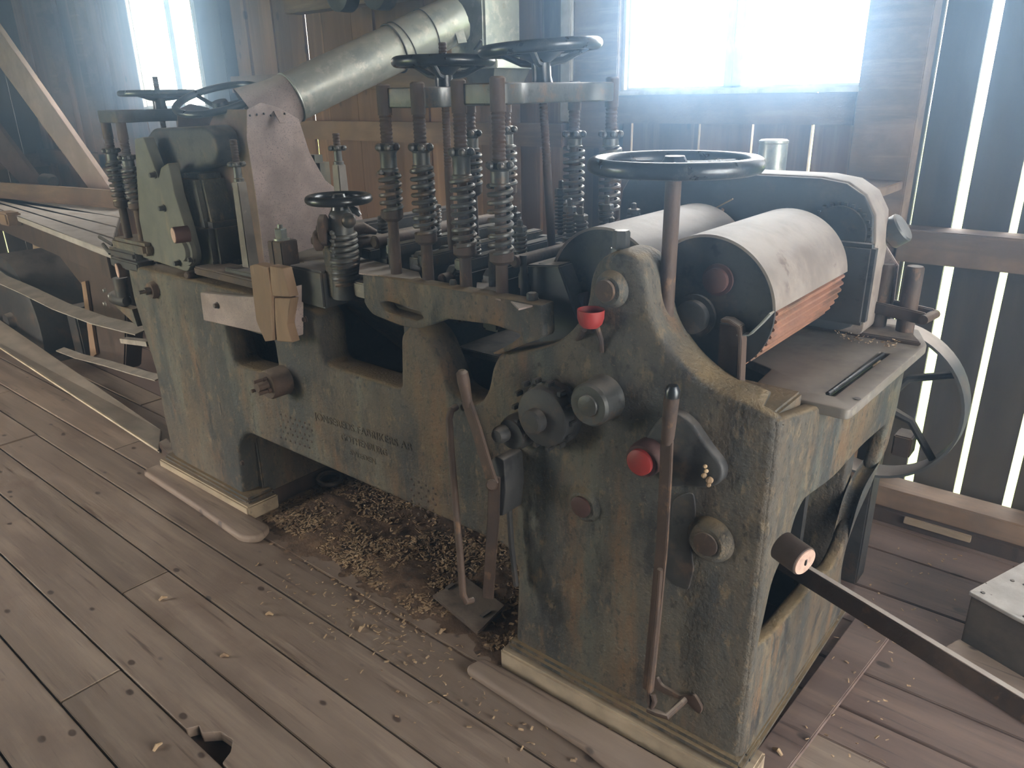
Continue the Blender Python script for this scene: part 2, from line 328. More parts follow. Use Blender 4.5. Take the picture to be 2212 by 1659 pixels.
for x, gap in eds:
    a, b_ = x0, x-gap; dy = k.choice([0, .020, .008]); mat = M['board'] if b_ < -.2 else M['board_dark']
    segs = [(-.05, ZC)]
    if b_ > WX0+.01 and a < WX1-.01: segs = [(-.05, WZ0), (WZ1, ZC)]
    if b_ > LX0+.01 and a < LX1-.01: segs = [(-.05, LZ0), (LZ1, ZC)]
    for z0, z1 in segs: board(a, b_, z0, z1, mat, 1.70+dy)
    x0 = x
# lower skin of boards standing proud, frame timbers
def timber(lo, hi, mat='timber', name='timber'):
    q = B(); q.box(lo, hi); return q.build(name, M[mat], wall, smooth=0, bevel=.004)
timber((-4.60, 1.63, 1.59), (-2.15, 1.70, 1.69), name='rail')
timber((-4.0, 1.64, 1.315), (-1.69, 1.70, 1.42), name='rail')
timber((-.20, 1.585, .975), (XR, 1.70, 1.088), name='rail')
timber((XL, 1.62, 1.02), (-5.2, 1.70, 1.14), name='rail')
timber((-.405, 1.60, 0), (-.205, 1.70, ZC), name='stud')
timber((-1.50, 1.655, .55), (-1.40, 1.70, 1.42), name='stud')
timber((-2.12, 1.62, 0), (-1.98, 1.70, ZC), name='stud')
timber((-4.64, 1.61, 0), (-4.36, 1.70, ZC), 'board_dark', 'stud')
timber((-4.74, 1.65, 1.50), (-4.65, 1.72, ZC), 'paintwood', 'stud')
timber((-6.55, 1.62, 0), (-6.42, 1.70, ZC), name='stud')
timber((-7.2, 1.62, 0), (-7.05, 1.70, ZC), name='stud')
timber((-1.685, 1.615, 1.43), (-1.63, 1.70, ZC), 'paintwood', 'casing')
timber((-1.628, 1.635, 1.32), (-1.40, 1.70, ZC), 'timber', 'casing')
timber((-1.62, 1.625, 1.425), (-.41, 1.70, 1.535), 'timber', 'apron')
# sill beam on the floor along the wall
q = B(); q.box((-.9, 1.50, .0), (2.5, 1.62, .055)); q.build('sole_plate', M['darkwood'], wall, smooth=0, bevel=.004)
q = B(); q.box((-1.2, 1.52, .055), (2.5, 1.64, .135)); q.build('sole_plate', M['timber'], wall, smooth=0, bevel=.005)
q = B(); q.box((.0, 1.485, .03), (.22, 1.50, .055)); q.build('packing_strip', M['lightwood'], wall, smooth=0, bevel=.002)
def window(name, X0, X1, Z0, Z1, mull, fw=.03, sash=.022, mat='paintwood'):
    f = B(); y0, y1 = 1.655, 1.735
    f.box((X0, y0, Z0-.012), (X1, y1, Z0+.008)); f.box((X0, y0, Z1-.03), (X1, y1, Z1)); f.box((X0-.006, y0, Z0), (X0+.008, y1, Z1)); f.box((X1-.008, y0, Z0), (X1+.006, y1, Z1))
    fr = struct(f.build(name, M[mat], smooth=0))
    ms = [X0+.008]+mull+[X1-.008]
    for i in range(0, len(ms)-1):
        a, b_ = ms[i], ms[i+1]; q = B(); t = sash if i else .004; t2 = sash if i < len(ms)-2 else .004
        q.box((a, 1.68, Z0+.008), (a+t+.004, 1.71, Z1-.03)); q.box((b_-t2, 1.68, Z0+.008), (b_-.004*(i < len(ms)-2), 1.71, Z1-.03))
        q.box((a, 1.68, Z0+.008), (b_-.004, 1.71, Z0+.016)); q.box((a, 1.68, Z1-.06), (b_, 1.71, Z1-.03))
        q.build('sash', M[mat], fr, smooth=0)
        q = B(); q.box((a+t, 1.694, Z0+.014), (b_-t2, 1.697, Z1-.05)); q.build('pane', M['glass'], fr, smooth=0)
    return fr
window('window_1', WX0, WX1, WZ0, WZ1, [-.905], sash=.034)
window('window_2', LX0, LX1, LZ0, LZ1, [-5.12], sash=.035)
q = B(); q.box((-1.42, 1.60, 1.536), (-.39, 1.70, 1.552)); struct(q.build('trim_1', M['paintwood'], smooth=0, bevel=.003))
# left gable wall, mostly dark boards with bright chinks
wl = B(); wl.box((XL-.08, YF, ZC-.1), (XL-.02, YB, ZC)); wl.box((XL, .4, 0), (XL+.08, .55, ZC)); wl.box((XL, YF, .98), (XL+.06, YB, 1.1)); wleft = struct(wl.build('wall_left', M['timber'], smooth=0))
y = YF; k = random.Random(5)
while y < YB:
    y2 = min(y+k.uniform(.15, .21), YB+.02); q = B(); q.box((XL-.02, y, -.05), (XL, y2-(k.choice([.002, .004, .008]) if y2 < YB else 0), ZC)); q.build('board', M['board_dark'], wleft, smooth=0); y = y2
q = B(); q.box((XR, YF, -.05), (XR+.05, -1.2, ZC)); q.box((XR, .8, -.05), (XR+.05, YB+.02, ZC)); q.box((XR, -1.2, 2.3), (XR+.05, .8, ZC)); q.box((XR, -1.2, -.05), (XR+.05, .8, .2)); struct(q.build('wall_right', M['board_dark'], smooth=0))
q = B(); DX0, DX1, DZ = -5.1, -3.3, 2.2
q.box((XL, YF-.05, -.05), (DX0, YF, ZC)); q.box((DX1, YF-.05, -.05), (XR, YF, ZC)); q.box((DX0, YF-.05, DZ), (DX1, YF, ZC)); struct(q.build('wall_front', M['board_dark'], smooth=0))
q = B(); q.box((XL-.1, YF-.1, ZC), (XR+.1, YB+.1, ZC+.08)); struct(q.build('ceiling', M['plaster'], smooth=0))
if HAZE:
    q = B(); q.box((XL-.25, YF-.25, -.38), (XR+.25, YB+.25, ZC+.2)); tag(q.build('dust_glare_haze', M['haze'], smooth=0), 'thin bluish haze of dust and window glare filling the workshop air', 'haze', kind='stuff')
# ================================================================ the planing machine
YC = .03
mach = empty('planing_machine', (-1.3, .40, 0), 'long cast iron planing machine with hand wheels and spring posts on the plank floor', 'machine')
def part(b, name, mat, par=None, **k): return b.build(name, M[mat] if isinstance(mat, str) else mat, par or mach, **k)
outer = ox([(372, 985), (352, 895), (335, 800), (310, 720), (288, 650), (273, 572, .03), (435, 612), (560, 643), (668, 668, .02), (686, 690, .02), (697, 788, .04), (865, 842, .02), (863, 725, .02), (890, 697, .02), (925, 735, .03), (972, 850, .03), (1030, 880, .03), (1053, 845, .03), (1060, 795, .03), (1078, 762, .02),
    (1150, 757, .04), (1205, 740, .05), (1245, 700, .05), (1268, 655, .04), (1271, 605, .04), (1288, 563, .03), (1320, 545, .02), (1345, 543, .02), (1378, 560, .03), (1396, 600, .04), (1402, 660, .05), (1428, 730, .07), (1475, 793, .07), (1535, 842, .06), (1605, 868, .05)], 'Y', YC)
outer += [(-.001, .955, .02), (-.001, .067, .004)]
outer += ox([(1112, 1392, .003), (1117, 1235, .03), (1098, 1185, .05), (560, 948, .05), (533, 936, .04), (514, 962, .04), (527, 1078, .01), (522, 1085, .003)], 'Y', YC)
hole1 = ox([(484, 702, .02), (590, 735, .02), (600, 800, .02), (588, 812, .03), (505, 788, .04)], 'Y', YC)
front = plate('front_frame', [outer, hole1], 'Y', YC, YC+.11, M['cast'], mach, bev=.017, r=.03)
for v in front.data.vertices:      # the wall thins towards the open end
    if v.co.x+ORG[front].x > -.05 and v.co.y+ORG[front].y > .075: v.co.y = .056+(v.co.y+ORG[front].y-.12)*.1-ORG[front].y
# the same side frame again on the far side of the bed, plainer
bo = [(-2.60, .067), (-2.60, .95), (-1.2, .95), (-1.1, .90), (-.8, .90), (-.02, .93), (-.02, .067), (-.62, .067), (-.66, .30, .08), (-2.0, .33, .08), (-2.04, .067)]
plate('rear_frame', [bo], 'Y', .66, .72, M['cast'], mach, bev=.01, r=.02)
# front mounting lip and foot flanges
f0 = at(1112, 1392, 'Y', YC).x
b = B(); b.box((f0-.012, .008, .067), (.012, .13, .098)); part(b, 'foot_flange', 'cast', bevel=.01)
b = B(); b.box((-2.66, .008, .067), (-2.005, .13, .095)); part(b, 'foot_flange', 'cast', bevel=.01)
# inward faces of the hollow left foot
b = B(); b.box((-2.075, .10, .067), (-2.035, .68, .43)); b.box((-2.62, .64, .067), (-2.04, .68, .9)); b.box((-2.64, .12, .067), (-2.60, .66, .94)); part(b, 'foot_return', 'cast', bevel=.006)
b = B(); b.box((f0, .12, .067), (f0+.04, .66, .6)); part(b, 'foot_return', 'cast', bevel=.006)
# inner box casting: bed deck, chip chute and the dark pockets seen through the openings
b = B(); b.box((-2.60, .13, .90), (-1.66, .67, .945)); part(b, 'bed_deck', 'table', bevel=.004)
b = B(); b.box((-1.66, .145, 1.015), (-.98, .67, 1.045)); part(b, 'bed_plate', 'table', bevel=.003)
b = B(); b.box((-.64, .145, .93), (-.42, .67, .955)); part(b, 'bed_plate', 'table', bevel=.003)
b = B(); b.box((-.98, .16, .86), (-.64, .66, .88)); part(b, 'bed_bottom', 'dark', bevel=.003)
b = B(); b.hexa([(-1.66, .15, 1.0), (-1.16, .15, 1.0), (-1.16, .155, .985), (-1.66, .155, .985)], [(-1.66, .60, .60), (-1.16, .60, .60), (-1.16, .60, .585), (-1.66, .60, .585)]); part(b, 'chip_chute', 'cast')
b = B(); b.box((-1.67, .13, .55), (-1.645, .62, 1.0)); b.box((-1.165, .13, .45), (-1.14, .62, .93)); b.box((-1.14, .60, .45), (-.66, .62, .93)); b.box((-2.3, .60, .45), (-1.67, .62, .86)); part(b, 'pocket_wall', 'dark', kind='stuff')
# rail bracket over the openings
rail = ox([(782, 590, .004), (1170, 660, .006), (1172, 730, .01), (1125, 747, .02), (1075, 768, .01), (1062, 764, .008), (1105, 742, .02), (1127, 724, .012), (1062, 702, .02), (965, 690, .01), (905, 712, .02), (865, 705, .02), (802, 680, .02), (786, 655, .01)], 'Y', .012)
slot = ox([(818, 653, .008), (838, 652, .008), (905, 672, .008), (914, 688, .006), (900, 694, .006), (832, 674, .01)], 'Y', .012)
rl = plate('side_rail', [rail, slot], 'Y', .012, .062, M['cast'], mach, bev=.005, r=.01)
b = B(); b.box((-1.62, .06, 1.00), (-1.02, .12, 1.045)); part(b, 'rail_ledge', 'table', rl, bevel=.004)
b = B(); z = at(1165, 660, 'Y', .03).z; p = at(1150, 655, 'Y', .04); b.bolt((p.x, .04, z-.002), (0, 0, 1), .014, .026); part(b, 'bolt', 'steel', rl)
# end frame with the great arched opening
def shear(pts):
    out = []
    for p in pts:
        X = 0.0
        for _ in range(12):
            q = at(p[0], p[1], 'X', X); X = .07*max(0, q.y)*max(0, q.z)
        out.append((q.y, q.z)+tuple(p[2:]))
    return out
eo = [(.034, .067, .004), (.034, .955, .015), (.20, .925, .02)] + shear([(1962, 772, .01), (1940, 880), (1916, 978, .05), (1863, 1062, .06), (1840, 1144, .06), (1822, 1215, .05), (1818, 1262, .05)]) + [(.83, .067, .004)]
eh = shear([(1604, 1437, .004), (1612, 1378, .05), (1640, 1298, .06), (1672, 1248, .06), (1702, 1188, .06), (1720, 1118, .05), (1737, 1082, .05), (1800, 1037, .06), (1860, 968, .05), (1914, 920, .015), (1912, 955, .02), (1887, 1033, .06), (1850, 1112, .06), (1826, 1180, .05), (1803, 1228, .03), (1781, 1242, .03), (1740, 1290, .05), (1683, 1361, .05), (1640, 1398, .04)])
eh = [(max(p[0], .064), p[1])+tuple(p[2:]) for p in eh if p[0] > .055 or p is eh[0]]
ef = plate('end_frame', [eo, eh], 'X', -.040, 0, M['cast'], mach, bev=.012, r=.02)
o = ORG[ef]
for v in ef.data.vertices: v.co.x += .07*max(0, v.co.y+o.y)*max(0, v.co.z+o.z)
b = B(); b.box((-.04, .05, .067), (.014, .84, .092)); part(b, 'foot_flange', 'cast', bevel=.008)
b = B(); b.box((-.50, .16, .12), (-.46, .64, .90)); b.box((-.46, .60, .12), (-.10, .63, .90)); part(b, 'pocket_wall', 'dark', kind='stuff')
# ---- feed table on top of the end frame
TZ = .93
tab = ox([(1836, 888, .02), (2003, 745, .012), (1985, 712, .01), (1735, 690, .01), (1606, 772, .004), (1665, 797, .006), (1622, 838, .008)], 'Z', TZ)
sl = ox([(1782, 852, .002), (1802, 856, .002), (1922, 764, .002), (1903, 760, .002)], 'Z', TZ)
tb = plate('feed_table', [tab, sl], 'Z', TZ-.024, TZ, M['table'], mach, bev=.004, r=.01)
q0, q1 = at(1785, 853, 'Z', TZ), at(1910, 762, 'Z', TZ); dq = (q1-q0)
b = B(); b.rod(q0+dq*.02+Vector((0, 0, -.003)), q1-dq*.03+Vector((0, 0, -.003)), .0065); part(b, 'slot_rod', 'wheel', tb)
b = B(); c = at(1852, 862, 'Z', TZ+.001); b.cyl(c, c+Vector((0, 0, .0015)), .007); c = at(1885, 815, 'Z', TZ+.001); part(b, 'screw_hole', 'dark', tb)
b = B(); u_ = [at(*p, 'Z', TZ+.012) for p in ((1740, 700), (1990, 740), (1960, 705), (1765, 680))]; u0 = [Vector((v.x, v.y, TZ)) for v in u_]
b.hexa(u0, u_); part(b, 'packing_strip', 'rust', tb, bevel=.003)
r_ = random.Random(8); b = B()
for i in range(60):
    t = r_.random(); c = at(1800+t*140+r_.uniform(-8, 8), 722+t*22+r_.uniform(-9, 9), 'Z', TZ+.014); a = r_.uniform(0, 6.3); L = r_.uniform(.003, .009)
    b.tube([c, c+Vector((math.cos(a)*L, math.sin(a)*L, r_.uniform(0, .004)))], .0012, 4)
tag(part(b, 'wood_chips', 'shaving', tb), kind='stuff')
# apron under the table lip
b = B(); b.box((-.15, .07, .84), (-.005, .70, .906)); part(b, 'table_apron', 'cast', bevel=.01)
b = B(); b.box((-.22, .050, .80), (-.022, .215, .9525)); part(b, 'corner_block', 'cast', bevel=.006)
# clamp with two round posts on the far corner of the table
cl = empty('post_clamp', (.06, .75, TZ)); cl.parent = mach; cl.location = Vector((.06, .75, TZ))-ORG[mach]
for px in ((1893, 712, 568, 19), (1952, 724, 573, 17)):
    p0 = at(px[0], px[1], 'Z', TZ); top = at(px[0]+4, px[2], 'Y', p0.y)
    b = B(); b.lathe(p0, (p0.x, p0.y, top.z), [(0, .0225), (.97, .0225), (1, .019)], 20); part(b, 'post', 'rust', cl)
pa, pb = at(1893, 712, 'Z', TZ), at(1952, 724, 'Z', TZ); zc = at(1893, 655, 'Y', pa.y).z
dd = (pb-pa).normalized(); nn = Vector((-dd.y, dd.x, 0))
b = B()
for s_ in (-1, 1): b.tube([pa-dd*.10+nn*s_*.027+Vector((0, 0, zc-TZ-.012*0)), pb+dd*.055+nn*s_*.027+Vector((0, 0, zc-TZ-.012))], 0, flat=(.006, .016, nn))
b.tube([pa-dd*.13+Vector((0, 0, zc-TZ-.03)), pa-dd*.07+Vector((0, 0, zc-TZ))], 0, flat=(.03, .03, nn)); part(b, 'clamp_bar', 'rust', cl, bevel=.003)
b = B(); c = pb+dd*.055+Vector((0, 0, zc-TZ-.012)); b.cyl(c-nn*.04, c+nn*.04, .012); part(b, 'clamp_pin', 'rust', cl)
# ---- rollers and their covers
def cover(name, cx, cz, R, y0, y1, a0, a1, rr, groove=True):
    root = empty(name, (cx, y0, cz)); root.parent = mach; root.location = Vector((cx, y0, cz))-ORG[mach]
    b = B(); n = 40; t = .006                                   # curved sheet
    P = [(cx+R*math.cos(a0+(a1-a0)*i/n), cz+R*math.sin(a0+(a1-a0)*i/n)) for i in range(n+1)]
    Q = [(cx+(R-t)*math.cos(a0+(a1-a0)*i/n), cz+(R-t)*math.sin(a0+(a1-a0)*i/n)) for i in range(n+1)]
    V0 = [[b.bm.verts.new((p[0], y, p[1])) for p in L] for y in (y0, y1) for L in (P, Q)]
    A, Bq, C_, D = V0
    for i in range(n):
        b._f([A[i], A[i+1], C_[i+1], C_[i]]); b._f([Bq[i+1], Bq[i], D[i], D[i+1]]); b._f([A[i+1], A[i], Bq[i], Bq[i+1]]); b._f([C_[i], C_[i+1], D[i+1], D[i]])
    for i in (0, n): b._f([A[i], C_[i], D[i], Bq[i]])
    b.build('cover_sheet', M['cover'], root)
    b = B(); b.lathe((cx, y0+.004, cz), (cx, y0+.012, cz), [(0, 1e-4), (.01, R-.004), (1, R-.004)], 48); b.build('cover_end', M['dark'], root)
    b = B()                                                       # fluted roller
    k = 208; rings = []
    for y in (y0+.02, y1-.01): rings.append([b.bm.verts.new((cx+(rr-(0, .0, .007, .007)[i % 4])*math.cos(2*PI*i/k), y, cz+(rr-(0, .0, .007, .007)[i % 4])*math.sin(2*PI*i/k))) for i in range(k)])
    for i in range(k): j = (i+1) % k; b._f([rings[0][i], rings[0][j], rings[1][j], rings[1][i]])
    b._f(rings[0]); b._f(rings[1])
    b.build('fluted_roller', M['ribbed'], root, smooth=10)
    return root
g1 = cover('roller_cover', -.226, 1.12, .152, .15, .60, .08, PI*1.08, .150)
g2 = cover('roller_cover', -.505, 1.10, .158, .18, .66, .35, PI*1.2, .138)
b = B(); b.box((-.42, .60, 1.0), (-.02, .64, 1.2)); part(b, 'bearing_block', 'dark', bevel=.01)
# hub, red boss and bearing strap on the dark end of the near cover
for px, r0, nm, mt, dy in (((1502, 682), .036, 'shaft_hub', 'dark', .03), ((1550, 605), .026, 'boss', 'red_dull', .02)):
    c = at(*px, 'Y', .15); b = B(); b.lathe((c.x, .154, c.z), (c.x, .154-dy, c.z), [(0, r0*1.3), (.3, r0*1.3), (.32, r0), (.9, r0), (1, r0*.85)], 28); part(b, nm, mt, g1)
b = B(); P = [at(*p, 'Y', .135) for p in ((1562, 690), (1580, 692), (1600, 705), (1604, 735), (1600, 830))]; b.tube(P, 0, flat=(.014, .004, (0, 1, 0)))
b.tube([at(*p, 'Y', .14) for p in ((1578, 700), (1572, 830))], 0, flat=(.006, .022, (0, 1, 0))); part(b, 'bearing_strap', 'rust', g1, bevel=.0015)
b = B(); P = [at(*p, 'Y', .14) for p in ((1596, 722), (1622, 722), (1645, 700), (1668, 675))]; b.tube(P, 0, flat=(.012, .0015, (0, 1, 0))); part(b, 'sheet_tongue', 'galv', g1)
# gear cover arch behind the rollers
ag = [(-.80, .98), (-.80, 1.335, .12), (-.055, 1.335, .15), (-.062, .94)]
arch = plate('gear_cover', [ag], 'Y', .72, .80, M['guard'], mach, bev=.004, r=.08, smooth=40)
ag2 = [(-.804, .98), (-.804, 1.339, .12), (-.051, 1.339, .15), (-.051, .94)]
plate('cover_rim', [ag2, [(-.76, 1.0), (-.76, 1.29, .11), (-.10, 1.29, .13), (-.10, 1.0)]], 'Y', .728, .835, M['cover'], arch, bev=.003, r=.02, smooth=40)
b = B(); c = at(1815, 462, 'Y', .715)
for i in range(26):
    a = 2*PI*i/26; b.box((c.x-.002+.075*math.cos(a), .712, c.z-.05+.075*math.sin(a)-.004), (c.x+.006+.075*math.cos(a), .722, c.z-.05+.075*math.sin(a)+.004))
b.lathe((c.x, .722, c.z-.05), (c.x, .706, c.z-.05), [(0, .07), (.9, .07), (1, .06)], 30); part(b, 'gear', 'dark', arch)
b = B(); p = at(1532, 457, 'Y', .70); q = at(1583, 430, 'Y', .66); b.tube([p, q], .0022, 5); b.tube([at(1555, 460, 'Y', .70), at(1562, 452, 'Y', .70)], .005, 5); part(b, 'stray_chip', 'shaving', arch)
# lever with round disc beyond the cover, pale guard board beside it
b = B(); p0, p1 = at(1870, 535, 'Y', .85), at(1925, 505, 'Y', .85); b.tube([p0, p1], .011, 10); lv = part(b, 'weight_lever', 'steel')
ax_ = (p1-p0).normalized(); b = B(); b.lathe(p1-ax_*.01, p1+ax_*.035, [(0, .036), (.1, .040), (.9, .040), (1, .036)], 28); part(b, 'disc_weight', 'steel', lv)
gb = [at(*p, 'Y', .86) for p in ((1900, 535), (1912, 530), (1940, 575), (1925, 690), (1885, 690))]
b = B(); b.hexa([p for p in gb], [p+Vector((0, .012, 0)) for p in gb]); part(b, 'guard_board', 'hood', bevel=.002)
# driven pulley at the far right
def pulley(cx, cy, cz, R, wd, mat, spokes=4, nm='belt_pulley', a0=.3):
    b = B(); b.lathe((cx, cy, cz), (cx, cy+wd, cz), [(0, R-.008), (0, R), (.5, R+.003), (1, R), (1, R-.008), (.5, R-.006), (0, R-.008)], 56, cap=False)
    rim = part(b, nm, mat)
    b = B(); b.lathe((cx, cy-.01, cz), (cx, cy+wd+.02, cz), [(0, .03), (.05, .036), (.95, .036), (1, .03)], 24); b.build('hub', M['dark'], rim)
    for i in range(spokes):
        a = a0+2*PI*i/spokes; d = Vector((math.cos(a), 0, math.sin(a))); t = Vector((-d.z, 0, d.x)); m_ = Vector((cx, cy+wd/2, cz))
        b = B(); b.tube([m_+d*.03, m_+d*R*.45+t*.03, m_+d*(R-.008)], [.017, .012, .011], 8); b.build('spoke', M['dark'], rim)
    return rim
pr = pulley(-.045, .93, .685, .236, .085, 'guard', 5, a0=.55)
b = B(); b.rod((-.045, .60, .685), (-.045, 1.06, .685), .02); part(b, 'drive_shaft', 'rust')
c = at(1972, 965, 'Y', .98); b = B(); b.box((c.x-.05, .95, c.z-.03), (c.x+.0, 1.02, c.z+.035)); part(b, 'bearing_block', 'rust', bevel=.004)
b = B(); b.box((c.x-.16, 1.03, .0), (c.x-.10, 1.12, c.z+.03)); part(b, 'bearing_stand', 'dark', bevel=.005)
# ================================================================ details on the front casting
def onf(px, py, y=YC): return at(px, py, 'Y', y)
def hub(name, px, y1, prof, mat, n=36, par=None, y0=YC+.005):
    """turned boss with its base on the casting; px marks the centre of the base"""
    c = onf(*px); b = B(); b.lathe((c.x, y0, c.z), (c.x, y1, c.z), prof, n); return part(b, name, mat, par), c
# big flanged bearing hub with its offset stud
h, c = hub('bearing_hub', (1200, 888), -.028, [(0, .078), (.45, .080), (.5, .074), (.95, .071), (1, .066)], 'dark')
b = B(); b.lathe((c.x-.012, -.024, c.z-.006), (c.x-.012, -.055, c.z-.006), [(0, .030), (.85, .030), (1, .025)], 28); b.build('shaft_end', M['dark'], h)
for i in range(14):
    a = 2*PI*i/14; b = B(); p = Vector((c.x-.01+.084*math.cos(a), -.004, c.z+.084*math.sin(a))); b.box(p-Vector((.006, .012, .006)), p+Vector((.006, .012, .006))); b.build('tooth', M['dark'], h, bevel=.002)
b = B(); q = onf(1130, 925); b.lathe((q.x, YC, q.z), (q.x, -.02, q.z), [(0, .045), (.6, .045), (1, .038)], 18); b.lathe((q.x-.02, -.0, q.z), (q.x-.02, -.05, q.z), [(0, .022), (.8, .022), (1, .016)], 14); part(b, 'pinion', 'dark')
# round capped hub
h, c = hub('bearing_cap', (1305, 858), -.035, [(0, .056), (.2, .052), (.3, .050), (.9, .050), (1, .045)], 'steel')
b = B(); b.lathe((c.x, -.034, c.z), (c.x, -.041, c.z), [(0, .026), (.7, .024), (1, .016)], 24); b.build('cap_centre', M['steel'], h)
# dark casting boss with the red knob
bl = ox([(1420, 905, .03), (1455, 890, .02), (1490, 915, .03), (1530, 975, .03), (1560, 1010, .03), (1558, 1045, .02), (1525, 1060, .03), (1480, 1052, .03), (1440, 1058, .02), (1408, 1030, .03), (1392, 1000, .03), (1385, 955, .03)], 'Y', 0)
bs_ = plate('adjusting_bracket', [bl], 'Y', .004, YC+.01, M['dark'], mach, bev=.008, r=.02)
c = onf(1402, 985, .0); b = B(); b.lathe((c.x, .01, c.z), (c.x, -.035, c.z), [(0, .040), (.7, .040), (1, .036)], 30); b.build('knob_base', M['red_dull'], bs_)
b = B(); b.lathe((c.x, -.034, c.z), (c.x, -.048, c.z), [(0, .030), (.7, .029), (1, .022)], 30); b.build('red_knob', M['red'], bs_, label='bright red round knob')
rr = random.Random(4)
for i in range(5): b = B(); p = onf(1528+rr.uniform(-8, 6), 1008+i*10, -.002); b.ball(p, rr.uniform(.004, .009), 6); b.build('chip_clump', M['shaving'], bs_)
# flat boss with red-brown centre, lower right boss, small bosses
h, c = hub('shaft_boss', (1262, 1090), .018, [(0, .050), (.3, .047), (.6, .041), (1, .036)], 'cast')
b = B(); b.lathe((c.x, .020, c.z), (c.x, .011, c.z), [(0, .027), (.9, .027), (1, .025)], 28); b.build('shaft_end', M['red_dull'], h, label='reddish brown shaft end')
h, c = hub('shaft_boss', (1535, 1165), .006, [(0, .056), (.4, .052), (.9, .040), (1, .036)], 'cast')
b = B(); b.lathe((c.x, .010, c.z), (c.x, .0, c.z), [(0, .028), (.8, .027), (1, .02)], 24); b.build('shaft_end', M['rust'], h)
dk = ox([(1455, 1075, .02), (1500, 1060, .02), (1505, 1110, .02), (1492, 1160, .01), (1500, 1230, .01), (1488, 1275, .01), (1455, 1262, .01), (1430, 1235, .03), (1435, 1170, .01), (1450, 1130, .01)], 'Y', YC)
plate('dark_casting_plate', [dk], 'Y', YC-.004, YC+.01, M['dark'], mach, bev=.002, r=.01)  # thin dark plate laid on the casting front
# peak bearing with its boss, cap bolt and red oil cup
pk = onf(1322, 625); b = B(); b.lathe((pk.x, YC+.01, pk.z), (pk.x, .012, pk.z), [(0, .044), (.5, .040), (1, .030)], 32); ph = part(b, 'peak_boss', 'cast')
b = B(); b.lathe((pk.x-.004, .014, pk.z), (pk.x-.004, .004, pk.z), [(0, .024), (1, .023)], 28); b.build('shaft_end', M['rust'], ph)
pt = at(1341, 548, 'Y', .085); b = B(); b.lathe((pt.x, .085, pt.z-.03), (pt.x, .085, pt.z+.006), [(0, .034), (.8, .026), (1, .022)], 24); b.lathe((pt.x, .085, pt.z), (pt.x, .085, pt.z+.012), [(0, .024), (1, .022)], 20); b.lathe((pt.x, .085, pt.z+.008), (pt.x, .085, pt.z+.050), [(0, .019), (.9, .019), (1, .016)], 6); part(b, 'cap_bolt', 'steel')
oc = at(1276, 690, 'Y', -.0); b = B(); R = .030
b.lathe((oc.x, 0, oc.z-.018), (oc.x, 0, oc.z+.022), [(0, .004), (.02, .018), (.2, .025), (.5, .029), (1, R), (1, R-.002), (.55, .027), (.3, .022), (.25, 1e-4)], 32, cap=False); cu_ = part(b, 'oil_cup', 'red', label='red enamelled oil cup on the shoulder of the casting')
b = B(); b.tube([at(1262, 712, 'Y', .01), at(1252, 728, 'Y', .03), at(1240, 745, 'Y', .05)], .007, 8); b.build('oil_pipe', M['rust'], cu_)
b = B(); b.tube([at(1290, 708, 'Y', .0), at(1298, 735, 'Y', .02), at(1300, 760, 'Y', .03)], .006, 8); b.build('oil_pipe', M['rust'], cu_)
rp = [at(*p, 'Y', .16) for p in ((1232, 640), (1262, 632), (1262, 740), (1232, 740))]
b = B(); b.hexa(rp, [p+Vector((0, .02, 0)) for p in rp]); part(b, 'red_backing_plate', 'red_dull', bevel=.002)
# raised maker's lettering and the two fields of punched dots
def lettering(txt, px0, px1, h, y=YC-.001):
    a, e = onf(*px0), onf(*px1); cu = bpy.data.curves.new('t', 'FONT'); cu.body = txt; cu.size = h; cu.extrude = .0009; cu.align_x = 'LEFT'; cu.space_character = 1.05
    t = bpy.data.objects.new('t', cu); COL.objects.link(t); me = bpy.data.meshes.new_from_object(t.evaluated_get(bpy.context.evaluated_depsgraph_get())); bm = bmesh.new(); bm.from_mesh(me)
    bpy.data.objects.remove(t); xs_ = [v.co.x for v in bm.verts]; w0, w1 = min(xs_), max(xs_); k_ = (e.x-a.x)/(w1-w0)
    for v in bm.verts: x, y_, z_ = v.co; v.co = (a.x+(x-w0)*k_, y-z_, a.z+(e.z-a.z)*(x-w0)/(w1-w0)+y_)
    return finish('raised_lettering', bm, M['cast'], front, smooth=0)
lettering('JONSEREDS FABRIKERS AB', (680, 905), (890, 975), .036)
lettering('GOTHENBURG', (738, 950), (836, 986), .034)
lettering('SWEDEN', (757, 982), (812, 1003), .026)
def dots(x0, y0, x1, y1, nx, ny, sk):
    b = B()
    for i in range(nx):
        for j in range(ny):
            c = onf(x0+(x1-x0)*i/(nx-1)+(j % 2)*5, y0+(y1-y0)*j/(ny-1)+sk*i/(nx-1), YC-.0005); b.lathe(c+Vector((0, .002, 0)), c-Vector((0, .0022, 0)), [(0, .0058), (.6, .005), (1, .002)], 7)
    b.build('punch_mark', M['rust'], front, kind='stuff')
dots(606, 895, 668, 945, 7, 5, 22); dots(888, 1035, 935, 1105, 4, 7, 20)
